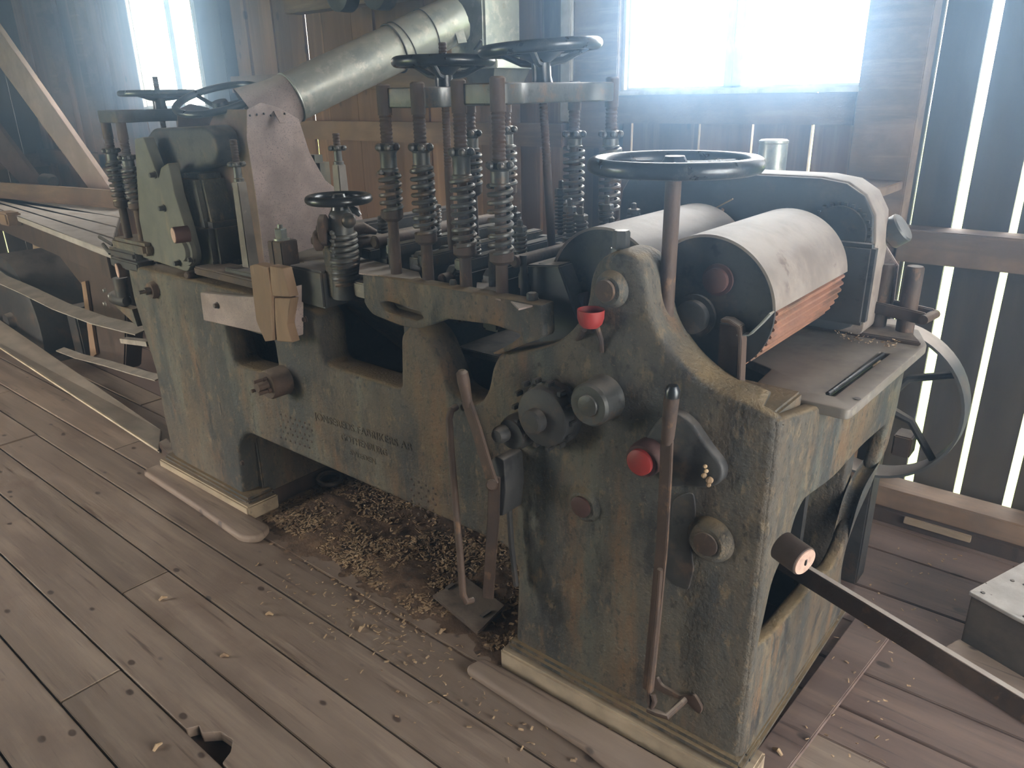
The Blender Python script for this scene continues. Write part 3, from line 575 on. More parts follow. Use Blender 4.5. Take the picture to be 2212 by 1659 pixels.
# left end of the front casting: bolted hub, small stud hub, slot
h, c = hub('clutch_hub', (615, 820), -.040, [(0, .052), (.15, .050), (.9, .050), (1, .046)], 'rust')
b = B(); b.lathe((c.x-.004, -.038, c.z), (c.x-.004, -.075, c.z), [(0, .024), (.2, .018), (1, .016)], 20); b.build('hub_spindle', M['rust'], h)
for i in range(3):
    a = PI*.5+i*2*PI/3; b = B(); p = Vector((c.x+.024*math.cos(a), -.036, c.z+.024*math.sin(a))); b.lathe(p, p+Vector((0, -.05, 0)), [(0, .009), (.3, .009), (.31, .006), (1, .006)], 6); b.build('hub_bolt', M['rust'], h)
h, c = hub('stud_hub', (335, 626), .008, [(0, .034), (.7, .034), (1, .030)], 'rust')
b = B(); b.lathe((c.x, .01, c.z), (c.x, -.012, c.z), [(0, .016), (1, .015)], 6); b.cyl((c.x, -.01, c.z), (c.x, -.035, c.z), .007); b.build('stud', M['dark'], h)
b = B(); p = onf(476, 880, YC-.001); b.box((p.x-.003, p.y, p.z-.025), (p.x+.003, p.y+.004, p.z+.02)); part(b, 'casting_slot', 'dark')
for px in ((470, 668), (525, 1000), (660, 690)):
    p = onf(*px, YC-.0); b = B(); b.bolt(p, (0, -1, 0), .008, .01); part(b, 'screw', 'rust')
# broken wooden T piece bolted to the casting
wp = ox([(434, 632, .004), (500, 640, .01), (548, 642, .01), (640, 618, .004), (640, 728, .004), (575, 722, .006), (442, 692, .004)], 'Y', 0)
wt = plate('wooden_bracket', [wp], 'Y', -.004, YC-.002, M['hood'], mach, bev=.003, r=.005, smooth=30)
for a_, nm in (([(552, 572, .006), (566, 568, .006), (590, 575, .004), (600, 640, .006), (602, 733, .003), (585, 735, .003), (566, 690, .01)], 0), ([(593, 572, .003), (622, 578, .004), (630, 612, .003), (637, 640, .003), (597, 638, .003)], 1), ([(598, 642, .003), (637, 643, .003), (628, 700, .006), (640, 738, .003), (606, 736, .003)], 2)):
    plate('wood_block', [ox(a_, 'Y', -.02)], 'Y', -.042+.004*nm, -.005, M['orangewood'], wt, bev=.003, r=.004, smooth=30)
b = B(); p = at(470, 660, 'Y', -.004); b.bolt(p, (0, -1, 0), .009, .014); b.build('bolt', M['dark'], wt)
# oil-soaked block and packing right of the T piece
b = B(); lo, hi = at(636, 645, 'Y', .03), at(690, 585, 'Y', .03); b.box((lo.x, .02, .955), (hi.x+.02, .12, hi.z)); part(b, 'packing_block', 'dark', bevel=.006)
# long hand lever of the right side
b = B(); b.lathe(at(1441, 958, 'Y', -.045), at(1453, 838, 'Y', -.06), [(0, .010), (.1, .0135), (.75, .0155), (.95, .0145), (1, .009)], 18); lev = part(b, 'hand_lever', 'rust')
b = B(); b.lathe(at(1452, 858, 'Y', -.06), at(1454, 833, 'Y', -.06), [(0, .0146), (.6, .0156), (1, .010)], 18); b.build('grip', M['wheel'], lev)
b = B(); b.tube([at(*p, 'Y', y) for p, y in (((1441, 950), -.045), ((1438, 1030), -.03), ((1430, 1180), -.018), ((1414, 1350), -.022), ((1400, 1490), -.03))], 0, flat=(.013, .0055, (1, 0, 0))); b.build('lever_bar', M['rust'], lev, bevel=.0015)
b = B(); b.tube([at(*p, 'Y', y) for p, y in (((1426, 1230), -.034), ((1418, 1340), -.037), ((1405, 1470), -.04), ((1402, 1515), -.044), ((1408, 1530), -.044), ((1414, 1515), -.044), ((1410, 1500), -.044))], .0065, 10); b.build('hook_rod', M['orangewood'] if 0 else M['rust'], lev)
b = B(); b.tube([at(*p, 'Y', y) for p, y in (((1400, 1532), -.045), ((1418, 1540), -.045), ((1440, 1548), -.04), ((1470, 1520), .0), ((1485, 1505), .04))], .0085, 10); part(b, 'crank_pin', 'rust')
b = B(); P = [at(*p, 'Y', YC-.006) for p in ((1398, 1478), (1420, 1462), (1428, 1480), (1470, 1503), (1500, 1500), (1518, 1530), (1512, 1545), (1480, 1515), (1428, 1496))]
plate('crank_slot', [[(p.x, p.z) for p in P]], 'Y', YC-.008, YC+.005, M['rust'], mach, bev=.002, r=.008)
# treadle levers on the left of the foot
b = B(); b.lathe(at(1012, 878, 'Y', -.07), at(997, 800, 'Y', -.08), [(0, .010), (.2, .0125), (.7, .0155), (.93, .0145), (1, .008)], 18); tl = part(b, 'foot_lever', 'rust')
b = B(); b.tube([at(*p, 'Y', -.07) for p in ((1008, 866), (1030, 930), (1052, 1005), (1066, 1046))], 0, flat=(.015, .006, (1, 0, 0))); b.build('lever_arm', M['rust'], tl, bevel=.0015)
b = B(); b.tube([at(*p, 'Y', y) for p, y in (((1068, 1030), -.06), ((1066, 1120), -.06), ((1058, 1230), -.062), ((1054, 1292), -.075))], 0, flat=(.015, .005, (.9, .4, 0))); b.build('lever_link', M['rust'], tl, bevel=.0015)
b = B(); b.lathe(at(1062, 1048, 'Y', -.09), at(1062, 1048, 'Y', -.03), [(0, .012), (.1, .015), (.9, .015), (1, .012)], 14); b.build('pivot_pin', M['rust'], tl)
b = B(); P = [at(*p, 'Y', -.01) for p in ((1078, 985), (1092, 975), (1108, 985), (1112, 1050), (1106, 1105), (1088, 1100), (1078, 1060))]
br = plate('pivot_bracket', [[(p.x, p.z) for p in P]], 'Y', -.045, YC, M['dark'], mach, bev=.004, r=.01)
b = B(); b.tube([at(*p, 'Y', -.0) for p in ((1100, 1100), (1105, 1180), (1115, 1265))], .008, 10); b.build('link_rod', M['dark'], br)
b = B(); b.tube([at(*p, 'Y', y) for p, y in (((985, 880), .02), ((975, 886), -.005), ((970, 905), -.02), ((975, 980), -.04), ((985, 1100), -.07), ((994, 1200), -.10), ((1000, 1285), -.13), ((1008, 1300), -.13), ((1020, 1296), -.11))], .0095, 12); part(b, 'bent_rod', 'rust')
fp = [at(*p, 'Z', .05) for p in ((933, 1280), (1032, 1362), (1092, 1302), (1005, 1240))]
b = B(); b.hexa([(p.x, p.y, .028) for p in fp], [(p.x, p.y, .040) for p in fp]); fpl = part(b, 'foot_plate', 'rust', bevel=.003)
for p, q in (((965, 1272), (980, 1262)), ((1040, 1332), (1058, 1320))):
    a_, e_ = at(*p, 'Z', .043), at(*q, 'Z', .043); b = B(); b.tube([a_, e_], 0, flat=(.007, .003, (1, 1, 0))); b.build('slot_key', M['dark'], fpl)
b = B(); a_ = (fp[0]+fp[1])/2; b.box((a_.x-.05, a_.y+.02, 0), (a_.x+.10, a_.y+.11, .03)); b.build('plate_block', M['darkwood'], fpl, smooth=0)
# floor eye / cable ring seen under the beam
b = B(); c = at(712, 1030, 'Z', .05); b.torus((c.x, c.y, .04), (.1, .0, 1), .05, .010, 32, 8, 1); b.build('iron_ring', M['steel'], None, label='grey iron ring lying in the shavings under the beam', cat='ring')
# ================================================================ everything that stands on the machine bed
def sub(b, name, mat, par, **k): return b.build(name, M[mat] if isinstance(mat, str) else mat, par, **k)
def star_nut(x, y, z, r, par, h=.020):
    b = B(); b.lathe((x, y, z-h/2), (x, y, z+h/2), [(0, r*.62), (.2, r*.72), (.8, r*.72), (1, r*.6)], 20)
    for i in range(6):
        a = 2*PI*i/6+.3; b.ball((x+r*.86*math.cos(a), y+r*.86*math.sin(a), z), r*.30, 8)
    return sub(b, 'star_nut', 'steel', par)
def spring_post(x, y, ztop, znut, zsl, zsp, zleg, nm='spring_post', R=.031, rt=.0165, parent=None, turns=None):
    root = empty(nm, (x, y, zleg)); root.parent = parent or mach; root.location = Vector((x, y, zleg))-ORG[parent or mach]
    b = B(); b.lathe((x, y, znut), (x, y, ztop), [(0, rt*.8), (1, rt*.8)], 16); zt = ztop-.075
    b.thread((x, y, znut), (x, y, zt), rt, .0095, 16); b.lathe((x, y, zt), (x, y, ztop), [(0, rt*1.1), (.94, rt*1.1), (1, rt*.8)], 20); sub(b, 'threaded_rod', 'rust', root)
    star_nut(x, y, znut, R, root)
    b = B(); b.lathe((x, y, zsl), (x, y, znut-.008), [(0, R*.78), (.12, R*.80), (.18, R*.70), (.86, R*.70), (1, R*.85)], 24); sub(b, 'sleeve', 'steel', root)
    b = B(); b.coil((x, y, zsp), (x, y, zsl), R*.84, R*.20, turns or max(4, (zsl-zsp)/.0195), 7, 16); sub(b, 'coil_spring', 'steel', root)
    b = B(); b.lathe((x, y, zsp-.03), (x, y, zsp), [(0, R*.6), (.3, R*.95), (1, R*.95)], 20); b.lathe((x, y, zleg), (x, y, zsl), [(0, rt), (1, rt*.8)], 18); sub(b, 'guide_rod', 'rust', root)
    return root
def zf(py, px, y=.06): return at(px, py, 'Y', y).z
PA, PB_, PC, PD = (-1.10, .06), (-.976, .06), (-.839, .06), (-.719, .06)
spring_post(*PA, 1.580, zf(318, 830), zf(370, 833), zf(452, 838), 1.02)
spring_post(*PB_, 1.582, zf(318, 903), zf(362, 905), zf(502, 912), 1.02)
spring_post(*PC, 1.585, zf(328, 996), zf(385, 1000), zf(530, 1006), 1.02)
spring_post(*PD, 1.588, zf(357, 1079), zf(402, 1082), zf(545, 1087), 1.02)
spring_post(-.830, .515, 1.580, zf(290, 1237, .515), zf(318, 1238, .515), zf(440, 1240, .515), 1.02)
spring_post(-.712, .52, 1.588, zf(290, 1318, .52), zf(318, 1318, .52), zf(455, 1320, .52), 1.02)
spring_post(-1.10, .38, 1.578, zf(288, 1015, .38), zf(325, 1015, .38), zf(400, 1015, .38), 1.02)
spring_post(-.972, .385, 1.578, zf(280, 1092, .38), zf(318, 1092, .38), zf(400, 1092, .38), 1.02)
def yoke(x0, x1, y0, y1, z0, z1, mat='rust'):
    """slab clasping four posts, waisted between them"""
    w = .020; o = [(x0-w, y0-w, .016), (x1+w, y0-w, .016), (x1+w, y0+.05, .02), (x1-.004, y0+.085, .03), (x1-.004, y1-.085, .03), (x1+w, y1-.05, .02), (x1+w, y1+w, .016), (x0-w, y1+w, .016), (x0-w, y1-.05, .02), (x0+.004, y1-.085, .03), (x0+.004, y0+.085, .03), (x0-w, y0+.05, .02)]
    return plate('yoke', [o], 'Z', z0, z1, M[mat], mach, bev=.004, r=.012)
y1k = yoke(-1.10, -.976, .078, .385, 1.522, 1.570, 'steel')
y2k = yoke(-.839, -.719, .078, .52, 1.528, 1.575, 'steel')
def hand_wheel(cx, cy, cz, R, r, zfoot, nm='hand_wheel', spokes=4, hubh=.07, ax=(0, 0, 1), rod=.011, top=.03, hubr=.024, thr=True, sy=.9, drop=.035, sr=.0085, dish=0):
    root = empty(nm, (cx, cy, cz)); root.parent = mach; root.location = Vector((cx, cy, cz))-ORG[mach]
    A = Vector(ax).normalized(); c = Vector((cx, cy, cz)); u, v, _ = frame_of(A)
    b = B(); b.torus(c, A, R, r, 56, 14, sy); sub(b, 'rim', 'wheel', root)
    for i in range(spokes):
        a = 2*PI*i/spokes+.5; d = u*math.cos(a)+v*math.sin(a); b = B(); b.tube([c-A*drop+d*hubr*.5, c-A*drop*.9+d*R*.45, c-A*.004+d*(R-r*.3)], [sr*1.3, sr, sr*.9], 8); sub(b, 'spoke', 'wheel', root)
    b = B(); b.lathe(c-A*(drop+hubh), c-A*(drop-.022), [(0, hubr*1.15), (.25, hubr), (.7, hubr), (1, max(hubr*.75, dish))], 24); sub(b, 'wheel_hub', 'wheel', root)
    e = c-A*((cz-zfoot)/A.z)
    b = B()
    if thr: b.thread(e+A*(cz-zfoot)*.45, c+A*top, rod, .008, 14); b.lathe(e, e+A*(cz-zfoot)*.5, [(0, rod), (1, rod)], 16)
    else: b.lathe(e, c-A*drop, [(0, rod), (1, rod)], 20)
    sub(b, 'screw_spindle' if thr else 'spindle', 'rust', root)
    return root
hand_wheel(-1.035, .215, 1.632, .120, .0155, 1.10, top=.045, spokes=3, dish=.045, hubh=.045)
hand_wheel(-.780, .295, 1.655, .138, .016, 1.10, top=-.03, spokes=3, ax=(-.04, -.045, 1), dish=.06, hubh=.05)
# big hand wheel over the near bearing
hand_wheel(-.292, .10, 1.413, .160, .0155, .99, spokes=3, hubh=.02, rod=.0165, thr=False, hubr=.026, sy=1.05, drop=.006, sr=.010)
wz = at(1450, 745, 'Y', .10).z
b = B(); b.lathe((-.290, .115, wz-.05), (-.290, .115, wz+.03), [(0, .030), (.7, .026), (1, .019)], 20); part(b, 'spindle_socket', 'cast')
# pressure bars, shoes and little spring bolts across the bed
pb_ = [(-1.30, .12, .62, 1.10, .03), (-1.165, .10, .62, 1.13, .03), (-1.04, .10, .62, 1.11, .035), (-.90, .10, .62, 1.12, .03), (-.775, .12, .62, 1.11, .035), (-.655, .14, .62, 1.13, .03)]
for x, y0, y1, z, h in pb_:
    b = B(); b.box((x-.020, y0, z), (x+.020, y1, z+h)); part(b, 'pressure_bar', 'steel', bevel=.004)
rr = random.Random(21)
for x, y, z, h in ((-1.165, .28, 1.16, .11), (-1.04, .45, 1.16, .13), (-.90, .33, 1.16, .10), (-.90, .55, 1.16, .15), (-.775, .20, 1.15, .10), (-.775, .42, 1.15, .13), (-.655, .30, 1.16, .12), (-.655, .42, 1.16, .135), (-.655, .56, 1.16, .10), (-.60, .36, 1.15, .10), (-1.30, .42, 1.15, .09), (-1.30, .2, 1.15, .08), (-1.04, .24, 1.15, .06), (-.90, .16, 1.15, .06)):
    root = empty('spring_bolt', (x, y, z)); root.parent = mach; root.location = Vector((x, y, z))-ORG[mach]
    b = B(); b.coil((x, y, z), (x, y, z+h*.72), .0165, .0038, h*.72/.0105, 6, 12); sub(b, 'coil_spring', 'steel', root)
    b = B(); b.cyl((x, y, z-.01), (x, y, z+h*.75), .010, n=12); b.lathe((x, y, z+h*.72), (x, y, z+h*.84), [(0, .019), (.8, .019), (1, .016)], 6); b.lathe((x, y, z+h*.84), (x, y, z+h), [(0, .008), (.85, .008), (1, .005)], 6); sub(b, 'bolt', 'steel', root)
for x in (-1.235, -1.10, -.97, -.835, -.715, -.63):
    for y in (.16, .26, .36, .46, .56):
        b = B(); z = 1.075+rr.uniform(-.01, .02); b.tube([(x, y-.022, z), (x, y-.022, z+.035), (x, y-.012, z+.047), (x, y+.012, z+.047), (x, y+.022, z+.035), (x, y+.022, z)], 0, flat=(.014, .004, (1, 0, 0))); part(b, 'pressure_shoe', 'steel', bevel=.0015)
for x, y, r in ((-1.16, .10, .010), (-.785, .10, .010), (-.70, .12, .009)):
    b = B(); b.cyl((x, y, 1.0), (x, y, 1.18), r, n=12); part(b, 'guide_pin', 'dark')
for i, (x, z, r) in enumerate(((-1.235, 1.16, .019), (-.97, 1.085, .017), (-.715, 1.165, .015), (-1.36, 1.14, .017))):
    b = B(); b.rod((x, .10, z), (x, .64, z), r, 18); part(b, 'cross_shaft', 'rust')
for x, y0, z0, z1 in ((-1.42, .16, 1.045, 1.19), (-1.235, .14, 1.045, 1.15), (-1.10, .13, 1.045, 1.13), (-.97, .14, .955, 1.10), (-.835, .14, .955, 1.10), (-.66, .16, .955, 1.12)):
    b = B(); b.box((x-.030, y0, z0), (x+.030, .62, z1)); part(b, 'chip_breaker', 'dark', bevel=.008)
b = B(); b.hexa([(-.66, .13, .955), (-.50, .13, .955), (-.50, .60, .955), (-.66, .60, .955)], [(-.70, .13, 1.155), (-.60, .13, 1.165), (-.60, .60, 1.165), (-.70, .60, 1.155)]); part(b, 'chip_shield', 'guard', bevel=.004)
for px, py, y, h in ((980, 640, .05, .045), (958, 646, .05, .02), (770, 580, .10, .03)):
    p = at(px, py, 'Y', y); b = B(); b.bolt((p.x, y, p.z-.002), (0, 0, 1), .010, h); part(b, 'bolt', 'steel')
for pts in (((778, 556), (905, 588), (912, 606), (775, 590)), ((1030, 610), (1078, 612), (1082, 648), (1028, 632)), ((1092, 640), (1135, 650), (1158, 633), (1170, 655), (1120, 668)), ((1185, 690), (1230, 680), (1240, 720), (1190, 735))):
    q = [at(*p, 'Z', 1.095 if pts[0][0] < 1180 else .962) for p in pts]; z = q[0].z
    b = B(); b.hexa([v-Vector((0, 0, .004)) for v in q], q); part(b, 'loose_chip_board', 'box_lid' if 0 else 'hood', bevel=.001)
# small hand wheel column with its toothed quadrant, left of the posts
cx, cy = -1.335, .07; ztop = zf(430, 731, .07)
col = empty('adjusting_column', (cx, cy, .98)); col.parent = mach; col.location = Vector((cx, cy, .98))-ORG[mach]
b = B(); b.lathe((cx, cy, zf(640, 745, .07)), (cx, cy, zf(545, 742, .07)), [(0, .046), (.3, .042), (.8, .040), (1, .036)], 28); sub(b, 'column_base', 'dark', col)
b = B(); b.coil((cx, cy, zf(610, 745, .07)), (cx, cy, zf(500, 738, .07)), .037, .0075, 9, 8, 18); sub(b, 'coil_spring', 'steel', col)
b = B(); b.lathe((cx, cy, zf(505, 738, .07)), (cx, cy, ztop), [(0, .034), (.55, .034), (.62, .030), (.75, .022), (1, .028)], 28); b.ball((cx+.035, cy-.0, zf(478, 760, .07)), .022, 12); sub(b, 'column_sleeve', 'steel', col)
hw = hand_wheel(cx, cy, ztop, .083, .013, ztop-.06, spokes=4, hubh=.03, rod=.012, thr=False, top=0, sy=1.0, drop=.008)
for px, dy, r, m_ in (((700, 498), -.0, .045, 'rust'), ((688, 520), -.015, .030, 'rust')):
    c = at(*px, 'Y', dy+.03); b = B(); d = Vector((-.75, -.66, 0)); b.lathe(c-d*.012, c+d*.012, [(0, r*.8), (.2, r), (.8, r), (1, r*.82)], 28); b.lathe(c+d*.01, c+d*.02, [(0, r*.45), (1, r*.35)], 16); sub(b, 'quadrant_disc', m_, col)
b = B(); for_ = [at(*p, 'Y', .04) for p in ((694, 535), (722, 530), (735, 640), (712, 645))]; b.hexa(for_, [p+Vector((0, .03, 0)) for p in for_]); sub(b, 'support_web', 'cast', col, bevel=.004)
for i in range(7): p = at(718+(i % 2)*3, 505+i*8, 'Y', .02); b = B(); b.ball(p, .007, 7); sub(b, 'rack_tooth', 'steel', col)
p0, p1 = at(755, 500, 'Y', .12), at(812, 502, 'Y', .20); b = B(); b.tube([p0, (p0+p1)/2+Vector((0, 0, .012)), p1], [.022, .018, .008], 12); sub(b, 'horn_arm', 'rust', col)
b = B(); p0, p1 = at(755, 445, 'Y', .07), at(778, 466, 'Y', .09); b.tube([p0, (p0+p1)/2, p1], [.004, .011, .006], 8); sub(b, 'wheel_handle', 'wheel', hw)
# tapered spindle stays with star nuts
def stay(x, y, z0, z1, zn, ztop, w=.019):
    root = empty('tapered_stay', (x, y, z0)); root.parent = mach; root.location = Vector((x, y, z0))-ORG[mach]
    b = B(); b.box((x-w, y-w, z0), (x+w, y+w, z1), taper=.78); sub(b, 'square_body', 'hood' if 0 else 'table', root, bevel=.003)
    b = B(); b.lathe((x, y, z1), (x, y, zn-.008), [(0, w*.8), (.2, w*.8), (.25, w*.62), (1, w*.62)], 18); sub(b, 'neck', 'steel', root)
    star_nut(x, y, zn, .028, root, .016)
    b = B(); b.thread((x, y, zn), (x, y, ztop), .0125, .0085, 14); sub(b, 'threaded_rod', 'rust', root)
    return root
s1 = (-1.935, .125); s1z = lambda py, px: at(px, py, 'Y', s1[1]).z
st = stay(*s1, .96, s1z(392, 513), s1z(355, 507), s1z(302, 503), .022)
b = B()
for i in range(13): z = .99+i*.0235; b.box((s1[0]-.029, s1[1]-.012, z), (s1[0]-.015, s1[1]+.012, z+.012))
sub(b, 'rack_teeth', 'dark', st, kind='stuff')
s2z = lambda py, px: at(px, py, 'Y', .30).z
stay(-1.615, .30, 1.05, s2z(355, 728), s2z(320, 724), s2z(288, 722), .021)
# small square clamp block with hexagon bolt
p = at(612, 570, 'Y', .10)
b = B(); b.box((p.x-.040, .075, .955), (p.x-.012, .14, at(612, 522, 'Y', .10).z)); b.box((p.x-.010, .075, .955), (p.x+.036, .14, at(612, 520, 'Y', .10).z)); ck = part(b, 'clamp_block', 'rust', bevel=.003)
z = at(612, 520, 'Y', .10).z; b = B(); b.lathe((p.x, .105, z), (p.x, .105, z+.006), [(0, .026), (1, .026)], 16); b.lathe((p.x, .105, z+.005), (p.x, .105, z+.038), [(0, .021), (.9, .021), (1, .018)], 6); b.cyl((p.x, .105, z+.03), (p.x, .105, z+.05), .009, n=10); sub(b, 'hexagon_bolt', 'galv', ck)
# cross slide and rods at the left end of the bed
b = B(); b.rod(at(402, 596, 'Y', .03), at(492, 572, 'Y', .25), .013, 14); part(b, 'feed_rod', 'rust')
b = B(); b.box((-2.18, .04, .955), (-1.68, .16, .985)); part(b, 'slide_plate', 'rust', bevel=.005)
b = B(); b.box((-2.0, .06, .983), (-1.72, .14, 1.0)); part(b, 'slide_gib', 'dark', bevel=.003)
# left spindle housing: tapered green plate, box body, bearing flange, red knob
hg = empty('side_head', (-2.36, .1, .96)); hg.parent = mach; hg.location = Vector((-2.36, .1, .96))-ORG[mach]
o_ = ox([(293, 300, .006), (312, 296, .01), (345, 385, .004), (350, 362, .01), (366, 352, .01), (380, 420), (402, 490), (420, 560, .04), (408, 588, .02), (330, 562, .004), (308, 556, .004)], 'Y', .06)
plate('tapered_plate', [o_], 'Y', .055, .095, M['cast_green'], hg, bev=.004, r=.01)
b = B(); lo = at(345, 385, 'Y', .12); b.hexa([(-2.48, .10, .96), (-2.12, .10, .96), (-2.12, .42, .96), (-2.48, .42, .96)], [(-2.42, .12, 1.30), (-2.20, .12, 1.30), (-2.20, .40, 1.30), (-2.42, .40, 1.30)]); sub(b, 'housing_body', 'cast', hg, bevel=.02)
plate('motor_shell', [ox([(312, 300, .01), (328, 278, .02), (440, 272, .03), (464, 292, .03), (474, 330, .03), (462, 356, .02), (348, 388, .01)], 'Y', .13)], 'Y', .13, .34, M['dark'], hg, bev=.015, r=.02)
b = B(); c = at(455, 520, 'Y', .13); b.box((c.x-.14, .10, .975), (c.x+.07, .28, c.z+.07)); sub(b, 'cutter_guard', 'dark', hg, bevel=.02)
c = at(400, 540, 'Y', .05); b = B(); b.lathe((c.x, .06, c.z), (c.x, .03, c.z), [(0, .062), (.5, .058), (.55, .042), (1, .038)], 28); sub(b, 'bearing_flange', 'cast_green', hg)
c = at(375, 509, 'Y', .0); d = Vector((.22, .97, 0)); b = B(); b.lathe(c, c+d*.055, [(0, .029), (.95, .029), (1, .02)], 26); kn = sub(b, 'knob', 'red_dull', hg)
b = B(); b.lathe(c+d*.001, c-d*.002, [(0, .027), (1, .026)], 24); sub(b, 'knob_face', 'end_wood', hg, label='pale pink face of the red knob')
for px in ((388, 568), (418, 560), (335, 378), (355, 450)):
    p = at(*px, 'Y', .055); b = B(); b.bolt(p, (0, -1, 0), .010, .022); sub(b, 'bolt', 'dark', hg)
# spring posts, slab and hand wheels at the far left end
e1 = spring_post(-2.705, .06, 1.49, zf(325, 235), zf(350, 237), zf(430, 243), 1.03)
e2 = spring_post(-2.58, .06, 1.49, zf(340, 270), zf(362, 272), zf(435, 277), 1.03)
yoke(-2.70, -2.58, .06, .36, 1.475, 1.52, 'dark')
spring_post(-2.70, .36, 1.50, 1.40, 1.37, 1.24, 1.0); spring_post(-2.58, .36, 1.50, 1.40, 1.37, 1.24, 1.0)
hand_wheel(-2.635, .25, 1.578, .132, .013, 1.2, spokes=3, hubh=.045, top=.06, drop=.02, dish=.055)
c = at(472, 214, 'Y', .30); hand_wheel(c.x, .30, c.z, .155, .014, 1.32, spokes=3, hubh=.09, ax=(.127, -.318, 1), rod=.03, thr=False, hubr=.035, drop=.03)
b = B(); c2 = at(282, 525, 'Y', .07); b.box((-2.78, .02, .985), (-2.50, .16, 1.035)); part(b, 'post_foot', 'cast', bevel=.012)
# dial, grease cup and screw gear on the left end
for nm, px, r, L, m_, dv in (('wood_handle', (254, 585), .030, .05, 'darkwood', (.25, 1, 0)),):
    c = at(*px, 'Y', .02); d = Vector(dv).normalized(); b = B(); b.lathe(c, c+d*L, [(0, r), (1, r)], 24); wh = part(b, nm, m_); b = B(); b.lathe(c, c-d*.003, [(0, r*.98), (1, r*.95)], 24); sub(b, 'end_grain', 'end_wood', wh)
lx = -2.70
b = B(); b.box((lx-.14, .02, .955), (lx+.10, .12, .99)); part(b, 'oil_box', 'dark', bevel=.01)
b = B(); b.box((lx-.15, .03, .905), (lx+.09, .11, .945)); part(b, 'oil_box_base', 'dark', bevel=.006)
p = at(256, 517, 'Y', .06); b = B(); b.lathe((p.x, .06, .985), (p.x, .06, 1.012), [(0, .008), (.5, .008), (.55, .017), (1, .015)], 14); part(b, 'oil_cap', 'dark')
b = B(); b.tube([at(215, 512, 'Y', .06), at(245, 530, 'Y', .06)], .008, 8); part(b, 'crank_handle', 'dark')
b = B(); b.tube([at(222, 528, 'Y', .04), at(238, 548, 'Y', .04)], .008, 8); part(b, 'crank_handle', 'dark')
b = B(); c = at(262, 615, 'Y', .05); b.lathe((c.x, .05, c.z-.05), (c.x, .05, c.z+.03), [(0, .03), (1, .03)], 18); part(b, 'screw_housing', 'dark')
b = B(); c = at(256, 645, 'Y', .05); b.lathe((c.x-.06, .05, c.z), (c.x+.08, .05, c.z), [(0, .02), (.2, .03), (.8, .03), (1, .02)], 18); part(b, 'screw_gear', 'dark')
for px in ((229, 628), (229, 656), (240, 640)):
    p = at(*px, 'Y', .03); b = B(); b.bolt(p, (-.3, -1, 0), .008, .012); part(b, 'bolt', 'galv')
b = B(); P = [at(*p, 'Y', .05) for p in ((252, 658), (290, 668), (302, 705))]; b.hexa([p+Vector((0, -.01, 0)) for p in P], [p+Vector((0, .03, 0)) for p in P]); part(b, 'end_web', 'cast')
# dust hood with its cone neck
HX = -1.99
hd = empty('dust_hood', (HX, .45, .96)); hd.parent = mach; hd.location = Vector((HX, .45, .96))-ORG[mach]
face = [(p.y, p.z) for p in (at(*q, 'X', HX) for q in ((533, 237), (562, 222), (600, 232), (645, 258), (668, 330), (702, 390), (775, 445), (790, 500), (640, 547), (572, 577), (560, 480), (545, 375), (533, 300)))]
plate('hood_side', [face], 'X', HX-.002, HX+.002, M['hood'], hd, bev=.001, r=.004, smooth=0)
F = [at(*q, 'X', HX) for q in ((533, 237), (533, 300), (545, 375), (560, 480), (572, 577))]
G = [Vector((x, p.y+.02, p.z)) for p, x in zip(F, (-2.22, -2.30, -2.42, -2.46, -2.46))]
b = B()
for i in range(4): b.hexa([F[i], G[i], G[i+1], F[i+1]], [p+Vector((0, .004, 0)) for p in (F[i], G[i], G[i+1], F[i+1])])
sub(b, 'hood_front', 'hood_side', hd)
bk = [(q.y, q.z) for q in (at(*p, 'X', HX-.3) for p in ((560, 215), (660, 330), (740, 460), (600, 560), (520, 560), (480, 300)))]
plate('hood_back', [[(p[0], p[1]) for p in face]], 'X', -2.46, -2.455, M['hood_side'], hd, bev=.001, r=.004, smooth=0)
n0, n1 = at(575, 245, 'Y', .42), at(625, 213, 'Y', .50)
b = B(); d = (n1-n0).normalized(); b.lathe(n0-d*.05, n1+d*.03, [(0, .128), (.3, .112), (.6, .096), (1, .086)], 36, cap=False); sub(b, 'cone_neck', 'hood', hd)
b = B(); q = at(597, 240, 'Y', .34); b.tube([q, q+Vector((.03, 0, -.04))], 0, flat=(.012, .001, (0, 1, 0))); sub(b, 'bent_tab', 'hood', hd)
for i in range(6): p = at(540+i*15, 250-(i % 3)*2, 'X', HX+.003); b = B(); b.ball(p, .004, 6); sub(b, 'rivet', 'dark', hd)
b = B(); b.box((-2.30, .60, 1.1), (-2.16, .70, at(700, 335, 'Y', .66).z)); part(b, 'rear_casing', 'cast_green', bevel=.03)
# ================================================================ things around the machine
def U3(px, py, ax, v): return at(px, py, ax, v)
# suction pipe
P0, P1 = at(628, 212, 'Y', .50), at(985, 42, 'Y', 1.22)
pipe = empty('suction_pipe', tuple((P0+P1)/2), 'long dented galvanised suction pipe rising from the hood to the vertical duct', 'pipe')
def pp(t): return P0.lerp(P1, t)
def seg(a, b_, r0, r1, nm):
    b = B(); n = 14; pr = []
    b.lathe(pp(a), pp(b_), [(i/n, r0+(r1-r0)*i/n) for i in range(n+1)]+[((n-i)/n, r0+(r1-r0)*(n-i)/n-.004) for i in range(n+1)], 44, cap=False)
    rr = random.Random(nm+str(a))
    for v in b.bm.verts: v.co += Vector((rr.uniform(-1, 1), rr.uniform(-1, 1), rr.uniform(-1, 1)))*.0012
    o = b.build('pipe_section', M['galv'], pipe, smooth=60)
    return o
s_ = seg(0, .62, .089, .090, 'a'); b = B(); b.torus(pp(.004), P1-P0, .090, .0035, 44, 8); b.build('rolled_edge', M['galv'], s_)
